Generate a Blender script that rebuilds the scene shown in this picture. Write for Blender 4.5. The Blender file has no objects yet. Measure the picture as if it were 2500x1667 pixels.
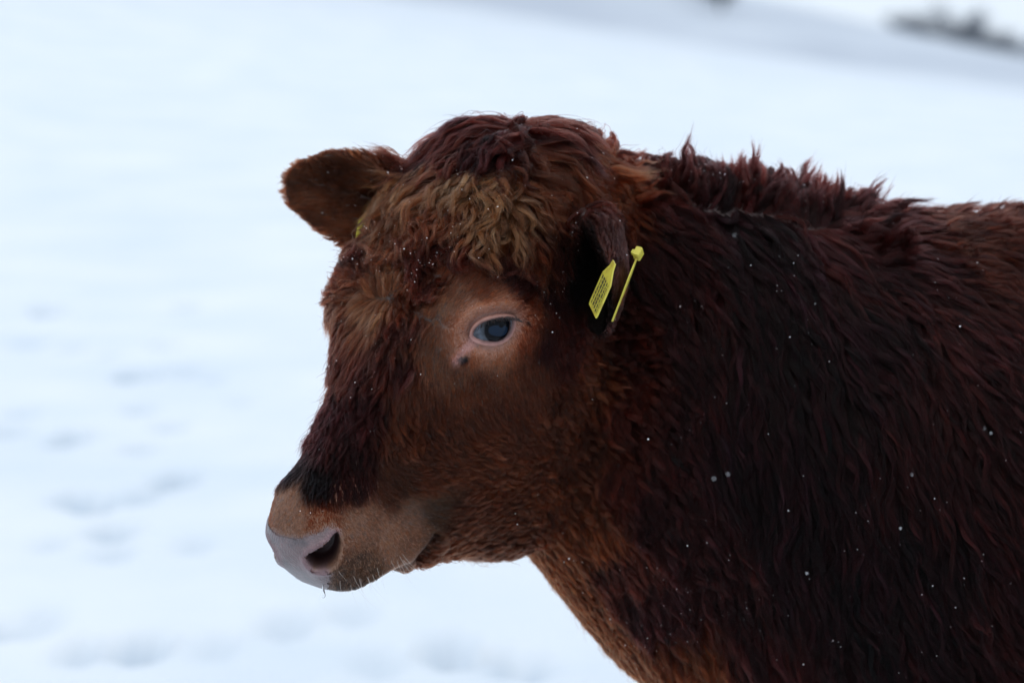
import bpy, bmesh, math, os, time
import numpy as np
from mathutils import Vector, Matrix
from mathutils.bvhtree import BVHTree
from mathutils.kdtree import KDTree
T0 = time.time()
FUR = os.environ.get('NOFUR') is None
rng = np.random.default_rng(7)
SC = bpy.context.scene
COL = SC.collection
R = math.radians

# ------------------------------------------------------------------ camera
CAM_Z, CAM_Y, AIM_Z = 1.10, -2.38, 0.80
cam_d = bpy.data.cameras.new('camera')
cam = bpy.data.objects.new('camera', cam_d); COL.objects.link(cam); SC.camera = cam
cam_d.lens = 85; cam_d.sensor_width = 36; cam_d.clip_end = 20000; cam_d.clip_start = 0.05
PITCH = math.atan2(CAM_Z - AIM_Z, -CAM_Y)
cam.location = (0, CAM_Y, CAM_Z); cam.rotation_euler = (math.pi/2 - PITCH, 0, 0)
cam_d.dof.use_dof = True; cam_d.dof.focus_distance = 2.27; cam_d.dof.aperture_fstop = 3.7; cam_d.dof.use_dof = FUR
FPX = 85/36*2500.0
SC.render.resolution_x, SC.render.resolution_y = 1024, 682

# ------------------------------------------------------------------ sky, light, exposure
SUN_EL, SUN_AZ = R(52), R(200)
world = bpy.data.worlds.new('World'); SC.world = world; world.use_nodes = True
wn = world.node_tree; wn.nodes.clear()
sky = wn.nodes.new('ShaderNodeTexSky'); sky.sky_type = 'NISHITA'; sky.sun_disc = False
sky.sun_elevation = SUN_EL; sky.sun_rotation = SUN_AZ
sky.altitude = 300; sky.air_density = 1.0; sky.dust_density = 4.0; sky.ozone_density = 1.5
# closed cloud cover over the clear sky: even, slightly blue white
clouds = wn.nodes.new('ShaderNodeMixRGB'); clouds.inputs[0].default_value = .82; clouds.inputs[2].default_value = (8.15, 9.15, 10.3, 1)
bg = wn.nodes.new('ShaderNodeBackground'); bg.inputs['Strength'].default_value = 0.10
wo = wn.nodes.new('ShaderNodeOutputWorld')
wn.links.new(sky.outputs[0], clouds.inputs[1]); wn.links.new(clouds.outputs[0], bg.inputs[0]); wn.links.new(bg.outputs[0], wo.inputs[0])
sun_d = bpy.data.lights.new('sun', 'SUN'); sun_d.energy = 0.5; sun_d.angle = R(25); sun_d.color = (1.0, 0.96, 0.92)
sun = bpy.data.objects.new('sun', sun_d); COL.objects.link(sun)
# sky sun_rotation is measured clockwise from +Y
sdir = Vector((math.sin(SUN_AZ)*math.cos(SUN_EL), math.cos(SUN_AZ)*math.cos(SUN_EL), math.sin(SUN_EL)))
sun.rotation_euler = sdir.to_track_quat('Z', 'Y').to_euler()
vs = SC.view_settings
vs.view_transform = 'Standard'; vs.look = 'None'; vs.exposure = 0.28; vs.gamma = 1.0
vs.use_curve_mapping = False
SC.render.engine = 'CYCLES'
SC.cycles.use_denoising = True
SC.cycles.max_bounces = 8; SC.cycles.diffuse_bounces = 3; SC.cycles.glossy_bounces = 4
SC.cycles.transmission_bounces = 6; SC.cycles.transparent_max_bounces = 8
SC.cycles.caustics_reflective = False; SC.cycles.caustics_refractive = False

# ------------------------------------------------------------------ helpers
cp, sp = math.cos(PITCH), math.sin(PITCH)
CAMP = np.array([0, CAM_Y, CAM_Z])
FWD = np.array([0, cp, -sp]); UP = np.array([0, sp, cp]); RT = np.array([1., 0, 0])
def W(px, py, Y):
    """world point that the lens sees at photo pixel (2500 wide) when it lies in the plane y = Y"""
    d = FWD + RT*(px-1250)/FPX - UP*(py-833.5)/FPX
    return CAMP + d*((Y-CAM_Y)/d[1])
def proj(p):
    p = np.asarray(p, float) - CAMP
    z = p @ FWD
    return np.stack([1250+FPX*(p@RT)/z, 833.5-FPX*(p@UP)/z], -1)

def mat(name):
    m = bpy.data.materials.new(name); m.use_nodes = True
    nt = m.node_tree
    return m, nt, nt.nodes['Principled BSDF']
def node(nt, t, **kw):
    n = nt.nodes.new(t)
    for k, v in kw.items(): setattr(n, k, v)
    return n
def mesh_obj(name, verts, faces, m=None, parent=None, smooth=True):
    me = bpy.data.meshes.new(name)
    me.from_pydata([tuple(v) for v in np.asarray(verts).tolist()], [], [tuple(f) for f in faces])
    me.update()
    if smooth: me.shade_smooth()
    o = bpy.data.objects.new(name, me); COL.objects.link(o)
    if m: me.materials.append(m)
    if parent: o.parent = parent
    return o
def tag(o, label=None, cat=None, group=None, kind=None):
    if label: o['label'] = label
    if cat: o['category'] = cat
    if group: o['group'] = group
    if kind: o['kind'] = kind
    return o
def catmull(P, t):
    """P (n,...) uniform control values, t in [0,n-1]"""
    P = np.asarray(P, float); n = len(P)
    i = np.clip(np.floor(t).astype(int), 0, n-2); f = (t-i)
    f = f.reshape(f.shape+(1,)*(P.ndim-1))
    p0 = P[np.clip(i-1, 0, n-1)]; p1 = P[i]; p2 = P[i+1]; p3 = P[np.clip(i+2, 0, n-1)]
    return 0.5*(2*p1+(p2-p0)*f+(2*p0-5*p1+4*p2-p3)*f*f+(3*p1-p0-3*p2+p3)*f**3)
def closed_resample(P, n):
    P = np.asarray(P, float); k = len(P)
    E = np.concatenate([P[-1:], P, P[:2]])
    t = np.arange(n)*k/n
    return catmull(E, t+1)
def smooth01(x, a, b):
    x = np.clip((x-a)/(b-a), 0, 1); return x*x*(3-2*x)
def loft(rings):
    """rings (m,n,3) -> verts, faces closed with end caps"""
    m, n, _ = rings.shape
    V = rings.reshape(-1, 3); F = []
    for i in range(m-1):
        for j in range(n):
            j2 = (j+1) % n
            F.append((i*n+j, i*n+j2, (i+1)*n+j2, (i+1)*n+j))
    V = np.concatenate([V, rings[:1].mean(1), rings[-1:].mean(1)])
    c0, c1 = m*n, m*n+1
    for j in range(n):
        j2 = (j+1) % n
        F.append((c0, j2, j)); F.append((c1, (m-1)*n+j, (m-1)*n+j2))
    return V, F
def value_noise(p, scale, seed=0):
    """smooth 3D value noise in [-1,1], p (n,3)"""
    r = np.random.default_rng(seed); tab = r.uniform(-1, 1, 4096)
    q = p/scale + 100.0 + seed*3.1
    i = np.floor(q).astype(np.int64); f = q-i; f = f*f*(3-2*f)
    out = 0
    for dx in (0, 1):
        for dy in (0, 1):
            for dz in (0, 1):
                h = ((i[:, 0]+dx)*73856093 ^ (i[:, 1]+dy)*19349663 ^ (i[:, 2]+dz)*83492791) & 4095
                w = (f[:, 0] if dx else 1-f[:, 0])*(f[:, 1] if dy else 1-f[:, 1])*(f[:, 2] if dz else 1-f[:, 2])
                out = out + w*tab[h]
    return out


# ------------------------------------------------------------------ the snow field
def ground_z0(x, y):
    """large shapes of the terrain"""
    f = smooth01(y, 4, 50)
    near = f*(0.012*y + 0.95 - 0.15*np.clip(x, -60, 40))
    ridge = np.clip(1.6-0.33*(x-30), -9, 45)
    t = (y-62)/(205-62)
    far = np.where(t < 1, -2.5+(ridge+2.5)*np.clip(t, 0, 1)**0.85, ridge-0.05*(y-205))
    far = np.maximum(far, -2.0-.0*y)
    w = smooth01(y, 48, 72)
    near = near - 4.0*smooth01(y, 52, 80)
    return near*(1-w) + far*w
PRINTS = []
def ray_ground(px, py):
    d = FWD + RT*(px-1250)/FPX - UP*(py-833.5)/FPX
    t = np.linspace(1, 60, 6000)
    P = CAMP + d*t[:, None]
    k = np.argmax(P[:, 2] < ground_z0(P[:, 0], P[:, 1]))
    return P[k]
for px, py, s in [(360,910,1.0),(120,750,.8),(405,840,.5),(25,1060,.6),(185,1075,.9),(345,1000,.5),(420,1050,.6),(350,1110,.6),
                  (430,1205,.9),(335,1245,.7),(240,1262,.8),(280,1335,.7),(285,1390,.4),(480,1370,.35),(355,1620,1.0),(215,1630,.7),
                  (0,1580,.7),(95,1560,.5),(710,1565,.6),(540,1620,.4),(455,740,.4),(75,840,.5),(180,850,.4),(1105,1630,1.0),(1300,1650,.9),
                  (870,1540,.5),(930,1650,.45),(60,1010,.4),(455,900,.4),(520,920,.4),(270,870,.3),(130,1370,.3),(100,210,.3),(165,185,.35),(590,985,.3),(280,440,.25),(110,380,.25)]:
    g = ray_ground(px, py)
    n = 2 if s > .7 else 1
    for k in range(n):
        s = s*(.75 if py > 1400 else 1)
        PRINTS.append((g[0]+rng.normal(0, .02)*k*2, g[1]+rng.normal(0, .08)*k, s, rng.uniform(.034, .05)*(1+.05*g[1])))
def axis(fine0, fine1, step, lo, hi, grow=1.12):
    a = list(np.arange(fine0, fine1+1e-6, step))
    s, x = step, fine1
    while x < hi: s *= grow; x += s; a.append(x)
    s, x = step, fine0
    while x > lo: s *= grow; x -= s; a.insert(0, x)
    return np.array(a)
def build_ground():
    xs = axis(-3.2, 1.6, .03, -3000, 3000, 1.09); ys = axis(1.2, 11, .035, -300, 7000, 1.05)
    X, Y = np.meshgrid(xs, ys)
    x, y = X.ravel(), Y.ravel()
    z = ground_z0(x, y)
    p3 = np.stack([x, y, 0*x], 1)
    fade = smooth01(-np.abs(y), -60, -5)
    z = z + .018*value_noise(p3, .9, 3)*fade + .006*value_noise(p3, .23, 4)*fade + .05*value_noise(p3, 3.1, 5)*fade
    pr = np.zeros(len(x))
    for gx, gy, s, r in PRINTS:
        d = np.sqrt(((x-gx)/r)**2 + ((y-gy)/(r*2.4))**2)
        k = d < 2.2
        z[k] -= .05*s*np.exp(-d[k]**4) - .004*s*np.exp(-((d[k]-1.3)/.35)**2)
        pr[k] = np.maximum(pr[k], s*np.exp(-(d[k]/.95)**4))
    nx, ny = len(xs), len(ys)
    idx = np.arange(nx*ny).reshape(ny, nx)
    F = np.stack([idx[:-1, :-1], idx[:-1, 1:], idx[1:, 1:], idx[1:, :-1]], -1).reshape(-1, 4)
    m, nt, b = mat('snow')
    b.inputs['Roughness'].default_value = .6
    b.inputs['Specular IOR Level'].default_value = .25
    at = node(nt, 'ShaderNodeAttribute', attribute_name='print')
    geo = node(nt, 'ShaderNodeNewGeometry')
    sep = node(nt, 'ShaderNodeSeparateXYZ'); nt.links.new(geo.outputs['Position'], sep.inputs[0])
    # crisp clean snow / thin snow over stubble on the far hillside
    far = node(nt, 'ShaderNodeMapRange', interpolation_type='SMOOTHSTEP'); far.inputs[1].default_value = 24; far.inputs[2].default_value = 74
    nt.links.new(sep.outputs[1], far.inputs[0])
    strip = node(nt, 'ShaderNodeMapRange', interpolation_type='SMOOTHSTEP'); strip.inputs[1].default_value = 135; strip.inputs[2].default_value = 175
    nt.links.new(sep.outputs[1], strip.inputs[0])
    n1 = node(nt, 'ShaderNodeTexNoise'); n1.inputs['Scale'].default_value = .09; n1.inputs['Detail'].default_value = 6
    nt.links.new(geo.outputs['Position'], n1.inputs['Vector'])
    r1 = node(nt, 'ShaderNodeMapRange'); r1.inputs[1].default_value = .3; r1.inputs[2].default_value = .7; r1.inputs[3].default_value = .30; r1.inputs[4].default_value = 1.0
    nt.links.new(n1.outputs[0], r1.inputs[0])
    sub = node(nt, 'ShaderNodeMath', operation='MULTIPLY_ADD'); sub.inputs[1].default_value = -.72; sub.inputs[2].default_value = 1
    nt.links.new(strip.outputs[0], sub.inputs[0])
    mul = node(nt, 'ShaderNodeMath', operation='MULTIPLY'); nt.links.new(far.outputs[0], mul.inputs[0]); nt.links.new(r1.outputs[0], mul.inputs[1])
    mul2 = node(nt, 'ShaderNodeMath', operation='MULTIPLY'); nt.links.new(mul.outputs[0], mul2.inputs[0]); nt.links.new(sub.outputs[0], mul2.inputs[1])
    n2 = node(nt, 'ShaderNodeTexNoise'); n2.inputs['Scale'].default_value = 1.3; n2.inputs['Detail'].default_value = 4
    nt.links.new(geo.outputs['Position'], n2.inputs['Vector'])
    cr = node(nt, 'ShaderNodeValToRGB')
    cr.color_ramp.elements[0].position = .35; cr.color_ramp.elements[0].color = (.70, .76, .815, 1)
    cr.color_ramp.elements[1].position = .65; cr.color_ramp.elements[1].color = (.80, .83, .855, 1)
    nt.links.new(n2.outputs[0], cr.inputs[0])
    mx = node(nt, 'ShaderNodeMixRGB'); mx.inputs[2].default_value = (.39, .43, .50, 1)
    nt.links.new(mul2.outputs[0], mx.inputs[0]); nt.links.new(cr.outputs[0], mx.inputs[1])
    mx2 = node(nt, 'ShaderNodeMixRGB'); mx2.inputs[2].default_value = (.48, .56, .64, 1)  # blue-grey shade of the hoof prints, painted into the snow colour
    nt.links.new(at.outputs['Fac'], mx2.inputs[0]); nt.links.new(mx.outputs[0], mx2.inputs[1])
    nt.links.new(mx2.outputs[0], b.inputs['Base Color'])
    n3 = node(nt, 'ShaderNodeTexNoise'); n3.inputs['Scale'].default_value = 60; n3.inputs['Detail'].default_value = 5
    nt.links.new(geo.outputs['Position'], n3.inputs['Vector'])
    bp = node(nt, 'ShaderNodeBump'); bp.inputs['Strength'].default_value = .25; bp.inputs['Distance'].default_value = .02
    nt.links.new(n3.outputs[0], bp.inputs['Height']); nt.links.new(bp.outputs[0], b.inputs['Normal'])
    me = bpy.data.meshes.new('snow_ground')
    me.vertices.add(nx*ny); me.vertices.foreach_set('co', np.stack([x, y, z], 1).astype(np.float32).ravel())
    me.loops.add(F.size); me.loops.foreach_set('vertex_index', F.ravel().astype(np.int32))
    me.polygons.add(len(F)); me.polygons.foreach_set('loop_start', np.arange(0, F.size, 4, dtype=np.int32))
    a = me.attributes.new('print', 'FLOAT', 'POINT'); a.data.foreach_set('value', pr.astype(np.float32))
    me.update(calc_edges=True); me.validate(); me.shade_smooth(); me.materials.append(m)
    o = bpy.data.objects.new('snow_ground', me); COL.objects.link(o)
    tag(o, 'snow covered pasture pocked with hoof prints rising to a grey hill', kind='structure')
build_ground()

# ------------------------------------------------------------------ the calf: head frame
TH, PSI = R(50), R(43)
HA = np.array([-math.cos(TH)*math.cos(PSI), -math.cos(TH)*math.sin(PSI), -math.sin(TH)])   # poll -> nose
HD = np.array([-math.sin(TH)*math.cos(PSI), -math.sin(TH)*math.sin(PSI), math.cos(TH)])    # out of the forehead
HL = np.array([math.sin(PSI), -math.cos(PSI), 0.0])                                        # to its left
HO = W(1190, 340, .03)
def XO(t): return -.012*smooth01(np.asarray(t, float), .24, .42)     # the muzzle swings a little to its right
def H(t, x, h): return HO + HA*t + HL*(x+XO(t)) + HD*h
def Hinv(p):
    q = np.asarray(p)-HO; t = q@HA
    return t, q@HL-XO(t), q@HD

HEAD = [  # t, T, (wt,ht), (wm,hm), (wc,hc), (wb,hb), B
 (-.060, -.060, .040, -.068, .060, -.110, .062, -.160, .045, -.210, -.230),
 (-.030, -.016, .058, -.026, .080, -.070, .080, -.140, .052, -.235, -.255),
 ( .000,  .004, .072, -.006, .092, -.050, .088, -.145, .056, -.258, -.280),
 ( .060,  .012, .082,  .002, .102, -.040, .096, -.155, .060, -.290, -.318),
 ( .120,  .012, .091,  .002, .110, -.040, .098, -.150, .062, -.305, -.335),
 ( .180,  .004, .091, -.006, .109, -.048, .093, -.145, .060, -.312, -.342),
 ( .240, -.008, .067, -.018, .084, -.060, .083, -.140, .053, -.302, -.328),
 ( .300, -.021, .044, -.031, .058, -.070, .067, -.135, .043, -.262, -.284),
 ( .350, -.029, .036, -.039, .051, -.075, .057, -.123, .035, -.205, -.222),
 ( .390, -.031, .037, -.041, .054, -.075, .055, -.117, .033, -.164, -.176),
 ( .420, -.034, .038, -.045, .057, -.076, .054, -.112, .031, -.139, -.147),
 ( .445, -.047, .034, -.056, .050, -.081, .047, -.108, .027, -.128, -.133),
 ( .460, -.068, .019, -.073, .029, -.087, .028, -.103, .016, -.112, -.116)]
def build_head():
    rings = []
    for (t, T, wt, ht, wm, hm, wc, hc, wb, hb, B) in HEAD:
        P = [(0, T), (wt*.55, T*.75+ht*.25), (wt, ht), ((wt+wm)/2+.004, (ht+hm)/2+.003), (wm, hm), ((wm+wc)/2+.001, (hm+hc)/2), (wc, hc), ((wc+wb)/2+.008, (hc+hb)/2-.006), (wb, hb), (wb*.5, B)]
        P += [(0, B)] + [(-x, h) for x, h in P[:0:-1]]
        rings.append(closed_resample(P, 64))
    rings = np.array(rings); ts = np.array([r[0] for r in HEAD])
    k = np.linspace(0, len(ts)-1, 120)
    rr = catmull(rings, k); tt = catmull(ts, k)
    t = np.repeat(tt[:, None], 64, 1); x = rr[..., 0]; h = rr[..., 1]
    P = HO + HA*t[..., None] + HL*(x+XO(t))[..., None] + HD*h[..., None]
    return loft(P)
def ring3(c, u, v, n=40, pw=2.0):
    a = np.arange(n)*2*math.pi/n
    ca, sa = np.cos(a), np.sin(a)
    ca = np.sign(ca)*np.abs(ca)**(2/pw); sa = np.sign(sa)*np.abs(sa)**(2/pw)
    return np.asarray(c) + ca[:, None]*np.asarray(u) + sa[:, None]*np.asarray(v)
BODY_YAW = R(12)
BX = np.array([math.cos(BODY_YAW), math.sin(BODY_YAW), 0]); BY = np.array([-math.sin(BODY_YAW), math.cos(BODY_YAW), 0])
def neck_y(X): return .085 + .19*X
NECK = [  # photo x of the section's middle, top py, bottom py, half width
 (1330, 425, 1310, .070), (1420, 415, 1450, .092), (1510, 420, 1600, .108), (1620, 424, 1750, .128), (1760, 432, 1870, .150),
 (1920, 462, 1930, .172), (2120, 520, 2020, .195), (2350, 560, 2080, .215), (2700, 560, 2110, .235), (3200, 540, 2120, .245), (3800, 540, 2090, .235), (4300, 560, 1980, .205), (4550, 640, 1780, .150), (4640, 800, 1500, .08)]
def build_neck():
    rings = []
    for i, (px, t, b, w) in enumerate(NECK):
        X = (px-1250)/2470.; Y = neck_y(X)
        top = W(px, t, 0); bot = W(px, b, 0)
        zt = .8+(833-t)/2480.; zb = .8+(833-b)/2480.
        lean = .05*(1-min(i/5., 1))           # neck sections lean: top further back
        c = np.array([X, Y, (zt+zb)/2]); v = np.array([lean, 0, (zt-zb)/2])
        a = np.arange(48)*2*math.pi/48
        sa, ca = np.sin(a), np.cos(a)
        # egg section: narrower at the crest, fuller below
        wid = w*(1-.28*np.clip(sa, 0, 1)**2)
        rings.append(c + (ca*wid)[:, None]*BY + sa[:, None]*v)
    rr = catmull(np.array(rings), np.linspace(0, len(rings)-1, 110))
    return loft(rr)
def tube(path, radii, n=20, m=None, flat=None):
    path = np.array(path, float); radii = np.array(radii, float)
    k = np.linspace(0, len(path)-1, m or len(path)*6)
    P = catmull(path, k); r = catmull(radii, k)
    tan = np.gradient(P, axis=0); tan /= np.linalg.norm(tan, axis=1)[:, None]
    ref = np.array([0, 1., 0]) if flat is None else np.asarray(flat, float)
    rings = []
    for p, t, q in zip(P, tan, r):
        u = np.cross(t, ref); u /= np.linalg.norm(u)+1e-9; v = np.cross(t, u)
        rings.append(ring3(p, u*q, v*q, n))
    return loft(np.array(rings))
def build_legs():
    out = []
    g = lambda X, s: np.array([X, neck_y(X), 0]) + BY*s
    for X, s in ((.40, -.12), (.44, .12)):
        b = g(X, s)
        out.append(tube([b+[0.03, 0, .55], b+[.0, 0, .42], b+[-.005, 0, .28], b+[0, 0, .22], b+[.002, 0, .12], b+[0, 0, .075], b+[-.02, 0, .04], b+[-.03, 0, .0]],
                        [.085, .06, .04, .042, .026, .034, .036, .044]))
    for X, s in ((1.20, -.12), (1.16, .12)):
        b = g(X, s)
        out.append(tube([b+[-.04, 0, .62], b+[-.05, 0, .47], b+[.02, 0, .36], b+[.075, 0, .29], b+[.06, 0, .2], b+[.05, 0, .09], b+[.03, 0, .045], b+[.015, 0, .0]],
                        [.12, .10, .06, .044, .03, .034, .036, .044]))
    b = g(1.36, 0)
    out.append(tube([b+[-.06, 0, .86], b+[.02, 0, .84], b+[.05, 0, .72], b+[.05, 0, .5], b+[.04, 0, .36], b+[.04, 0, .28]], [.035, .03, .02, .016, .03, .008]))
    return out
def build_ear(base, tip, nrm, half, cup, curl=0.0, bend=(0, 0, 0), base_half=.030, th=.0042):
    base, tip, nrm = np.array(base), np.array(tip), np.array(nrm, float)
    L = np.linalg.norm(tip-base); ax = (tip-base)/L
    nrm = nrm - ax*(nrm@ax); nrm /= np.linalg.norm(nrm); wd = np.cross(nrm, ax)
    us = np.linspace(0, 1, 30); rings = []
    for u in us:
        wdt = half*np.interp(u, [0, .12, .3, .5, .7, .85, .94, .985, 1], [base_half/half, .80, .96, .98, .86, .64, .44, .25, .10])
        c = base + ax*L*u + np.asarray(bend)*math.sin(math.pi*u)
        cu = cup*(1-.65*u) + .010
        vv = np.linspace(-1, 1, 25)
        ang = vv*(1.25*(1-u)+.55)             # rolled tube at the base, open leaf at the tip
        rad = wdt/np.sin(np.minimum(1.25*(1-u)+.55, 1.5))
        off = np.sin(ang)*rad; dep = (1-np.cos(ang))*rad
        th_ = th*(1-.35*u)
        mid = c + off[:, None]*wd + (dep-cu*.6)[:, None]*nrm
        nn = np.cos(ang)[:, None]*nrm - np.sin(ang)[:, None]*wd
        rings.append(np.concatenate([mid+nn*th_, (mid-nn*th_)[::-1]]))
    return loft(np.array(rings))
EAR_N_BASE, EAR_F_BASE = H(.035, .100, -.075), H(.065, -.082, -.050)
EARS = [dict(base=EAR_N_BASE, tip=W(1450, 815, EAR_N_BASE[1]-.045), nrm=(-.94, -.22, .12), half=.052, cup=.030, bend=(.012, 0, 0), th=.0075),
        dict(base=EAR_F_BASE, tip=W(684, 452, EAR_F_BASE[1]+.01), nrm=(.05, -.90, -.25), half=.050, cup=.022, bend=(0, 0, .006))]
def join(parts):
    V, F, o = [], [], 0
    for v, f in parts:
        V.append(v); F += [tuple(i+o for i in q) for q in f]; o += len(v)
    return np.concatenate(V), F
EYE_T, EYE_X, EYE_H = .183, .088, -.058
def eye_frame(side):
    n = HL*side*.80 + HA*.22 + HD*.34; n /= np.linalg.norm(n)
    fr = HA*.62 + HD*.50; fr -= n*(fr@n); fr /= np.linalg.norm(fr)       # towards the inner corner
    up = np.cross(fr, n)*side; up *= np.sign(up@np.array([0, 0, 1.])) ; up /= np.linalg.norm(up)
    return H(EYE_T, EYE_X*side, EYE_H), n, fr, up

def build_body():
    parts = [build_head(), build_neck()] + build_legs() + [build_ear(**e) for e in EARS]
    V, F = join(parts)
    o = mesh_obj('base', V, F)
    md = o.modifiers.new('r', 'REMESH'); md.mode = 'VOXEL'; md.voxel_size = .0036; md.adaptivity = 0
    dg = bpy.context.evaluated_depsgraph_get(); dg.update()
    me = bpy.data.meshes.new_from_object(o.evaluated_get(dg))
    bpy.data.objects.remove(o)
    n = len(me.vertices)
    co = np.empty(n*3, np.float32); me.vertices.foreach_get('co', co); co = co.reshape(-1, 3).astype(float)
    ne = len(me.edges); ed = np.empty(ne*2, np.int32); me.edges.foreach_get('vertices', ed); ed = ed.reshape(-1, 2)
    deg = np.bincount(ed.ravel(), minlength=n).astype(float)[:, None]
    def lap(c):
        s = np.zeros_like(c)
        for k in range(3):
            s[:, k] = np.bincount(ed[:, 0], c[ed[:, 1], k], n)+np.bincount(ed[:, 1], c[ed[:, 0], k], n)
        return s/deg
    # smooth: strong where the neck meets the head, light on ears
    de = np.min([np.linalg.norm(co-(e['base']*.45+np.array(e['tip'])*.55), axis=1) for e in EARS], 0)
    w = (.15+.85*smooth01(de, .085, .13))[:, None]
    for i in range(26): co = co + .6*w*(lap(co)-co)
    return me, co, ed, lap
t_ = time.time()
body_me, co, ed, lap = build_body()
print('BODY', len(co), 'verts', round(time.time()-t_, 1), 's')
def set_co(me, c):
    me.vertices.foreach_set('co', c.astype(np.float32).ravel()); me.update()

# ---- finer mesh where the eyes and the muzzle are modelled
def subdivide_local(me, co, sel_fn, cuts):
    set_co(me, co)
    bm = bmesh.new(); bm.from_mesh(me)
    bm.verts.ensure_lookup_table()
    keep = sel_fn(co)
    es = [e for e in bm.edges if keep[e.verts[0].index] and keep[e.verts[1].index]]
    bmesh.ops.subdivide_edges(bm, edges=es, cuts=cuts, use_grid_fill=True, smooth=0)
    bmesh.ops.triangulate(bm, faces=[f for f in bm.faces if len(f.verts) > 4])
    bm.to_mesh(me); bm.free(); me.update()
    n = len(me.vertices); c = np.empty(n*3, np.float32); me.vertices.foreach_get('co', c)
    return c.reshape(-1, 3).astype(float)
def set_co(me, c):
    me.vertices.foreach_set('co', c.astype(np.float32).ravel()); me.update()
def mesh_edges(me):
    e = np.empty(len(me.edges)*2, np.int32); me.edges.foreach_get('vertices', e); return e.reshape(-1, 2)
def make_lap(ed, n):
    deg = np.maximum(np.bincount(ed.ravel(), minlength=n), 1).astype(float)[:, None]
    def lap(c):
        s = np.empty_like(c)
        for k in range(c.shape[1]):
            s[:, k] = np.bincount(ed[:, 0], c[ed[:, 1], k], n)+np.bincount(ed[:, 1], c[ed[:, 0], k], n)
        return s/deg
    return lap
def get_normals(me):
    n = np.empty(len(me.vertices)*3, np.float32); me.vertex_normals.foreach_get('vector', n); return n.reshape(-1, 3).astype(float)
def reflect(p):
    """fold the far half of the head onto the near half"""
    q = p-HO; x = q@HL-XO(q@HA)
    return p - np.where(x < 0, 2*x, 0)[:, None]*HL, x
def reflect_vec(v, x):
    k = v@HL
    return v - np.where(x < 0, 2*k, 0)[:, None]*HL
def sd_poly(P, poly):
    """signed distance, negative inside"""
    poly = np.asarray(poly, float); n = len(poly)
    d = np.full(len(P), 1e9); inside = np.zeros(len(P), bool)
    for i in range(n):
        a, b = poly[i], poly[(i+1) % n]
        ab = b-a; t = np.clip(((P-a)@ab)/(ab@ab), 0, 1)
        d = np.minimum(d, np.linalg.norm(P-a-t[:, None]*ab, axis=1))
        c = ((a[1] > P[:, 1]) != (b[1] > P[:, 1])) & (P[:, 0] < (b[0]-a[0])*(P[:, 1]-a[1])/((b[1]-a[1]) if b[1] != a[1] else 1e-9)+a[0])
        inside ^= c
    return np.where(inside, -d, d)
def sd_line(P, line):
    line = np.asarray(line, float); d = np.full(len(P), 1e9)
    for a, b in zip(line[:-1], line[1:]):
        ab = b-a; t = np.clip(((P-a)@ab)/(ab@ab), 0, 1)
        d = np.minimum(d, np.linalg.norm(P-a-t[:, None]*ab, axis=1))
    return d
EYE_POLY = closed_resample([(1155,824),(1164,804),(1184,788),(1213,780),(1241,777),(1262,779),(1260,793),(1252,810),(1236,823),(1213,832),(1184,833),(1165,831)], 48)
EYE_POLY = (EYE_POLY-[1210, 806])*[1.13, 1.06]+[1210, 806]
NOSTRIL = closed_resample([(824,1299),(832,1318),(832,1345),(822,1374),(800,1390),(772,1391),(752,1376),(747,1358),(762,1346),(786,1334),(804,1318),(812,1304)], 48)
PAD = [(560,1311),(690,1311),(740,1311),(770,1303),(799,1289),(814,1290),(826,1298),(806,1316),(787,1332),(752,1352),(748,1362),(764,1390),(794,1393),(806,1402),(803,1430),(790,1455),(600,1500)]
MOUTH = [(1062,1306),(1056,1320),(1024,1358),(1004,1386),(975,1408),(930,1432)]
def near_eye(c):
    r, x = reflect(c); t, xx, h = Hinv(r)
    return (np.abs(t-EYE_T) < .05) & (np.abs(h-EYE_H) < .05) & (xx > .045)
def near_muzzle(c):
    t, x, h = Hinv(c); return (t > .345) & (h > -.24) & (np.abs(x) < .1)
co = subdivide_local(body_me, co, near_eye, 2)
co = subdivide_local(body_me, co, near_muzzle, 1)
ed = mesh_edges(body_me); lap = make_lap(ed, len(co))
ht, hx, hh = Hinv(co); hs = np.abs(hx)
# broad forms: eye socket, hollow in front of it, cheek muscle, jaw groove, lip swell
set_co(body_me, co); nr = get_normals(body_me)
def bump(t, x, h, r, amp):
    global co
    q = ((ht-t)/r)**2+((hs-x)/r)**2+((hh-h)/r)**2
    co = co + nr*(amp*np.exp(-q))[:, None]
bump(EYE_T-.008, .092, -.045, .034, .007)
bump(EYE_T+.055, .075, -.045, .028, -.006)
bump(EYE_T-.075, .092, -.075, .030, -.008)
bump(.215, .085, -.150, .050, .008)
co = co + nr*(.011*np.exp(-(((ht-.205)/.055)**2+((hx+.095)/.05)**2+((hh+.03)/.05)**2)))[:, None]
bump(.345, .052, -.105, .030, -.006)
bump(.405, .052, -.115, .022, .006)
bump(.395, .040, -.045, .020, .004)
bump(.425, .020, -.050, .020, .003)
bump(.372, .0, -.185, .034, .006)
bump(.30, .03, -.265, .045, .010)
bump(.385, .05, -.135, .022, .004)
for i in range(4): co = co + .5*(lap(co)-co)
set_co(body_me, co); nr = get_normals(body_me)
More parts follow.
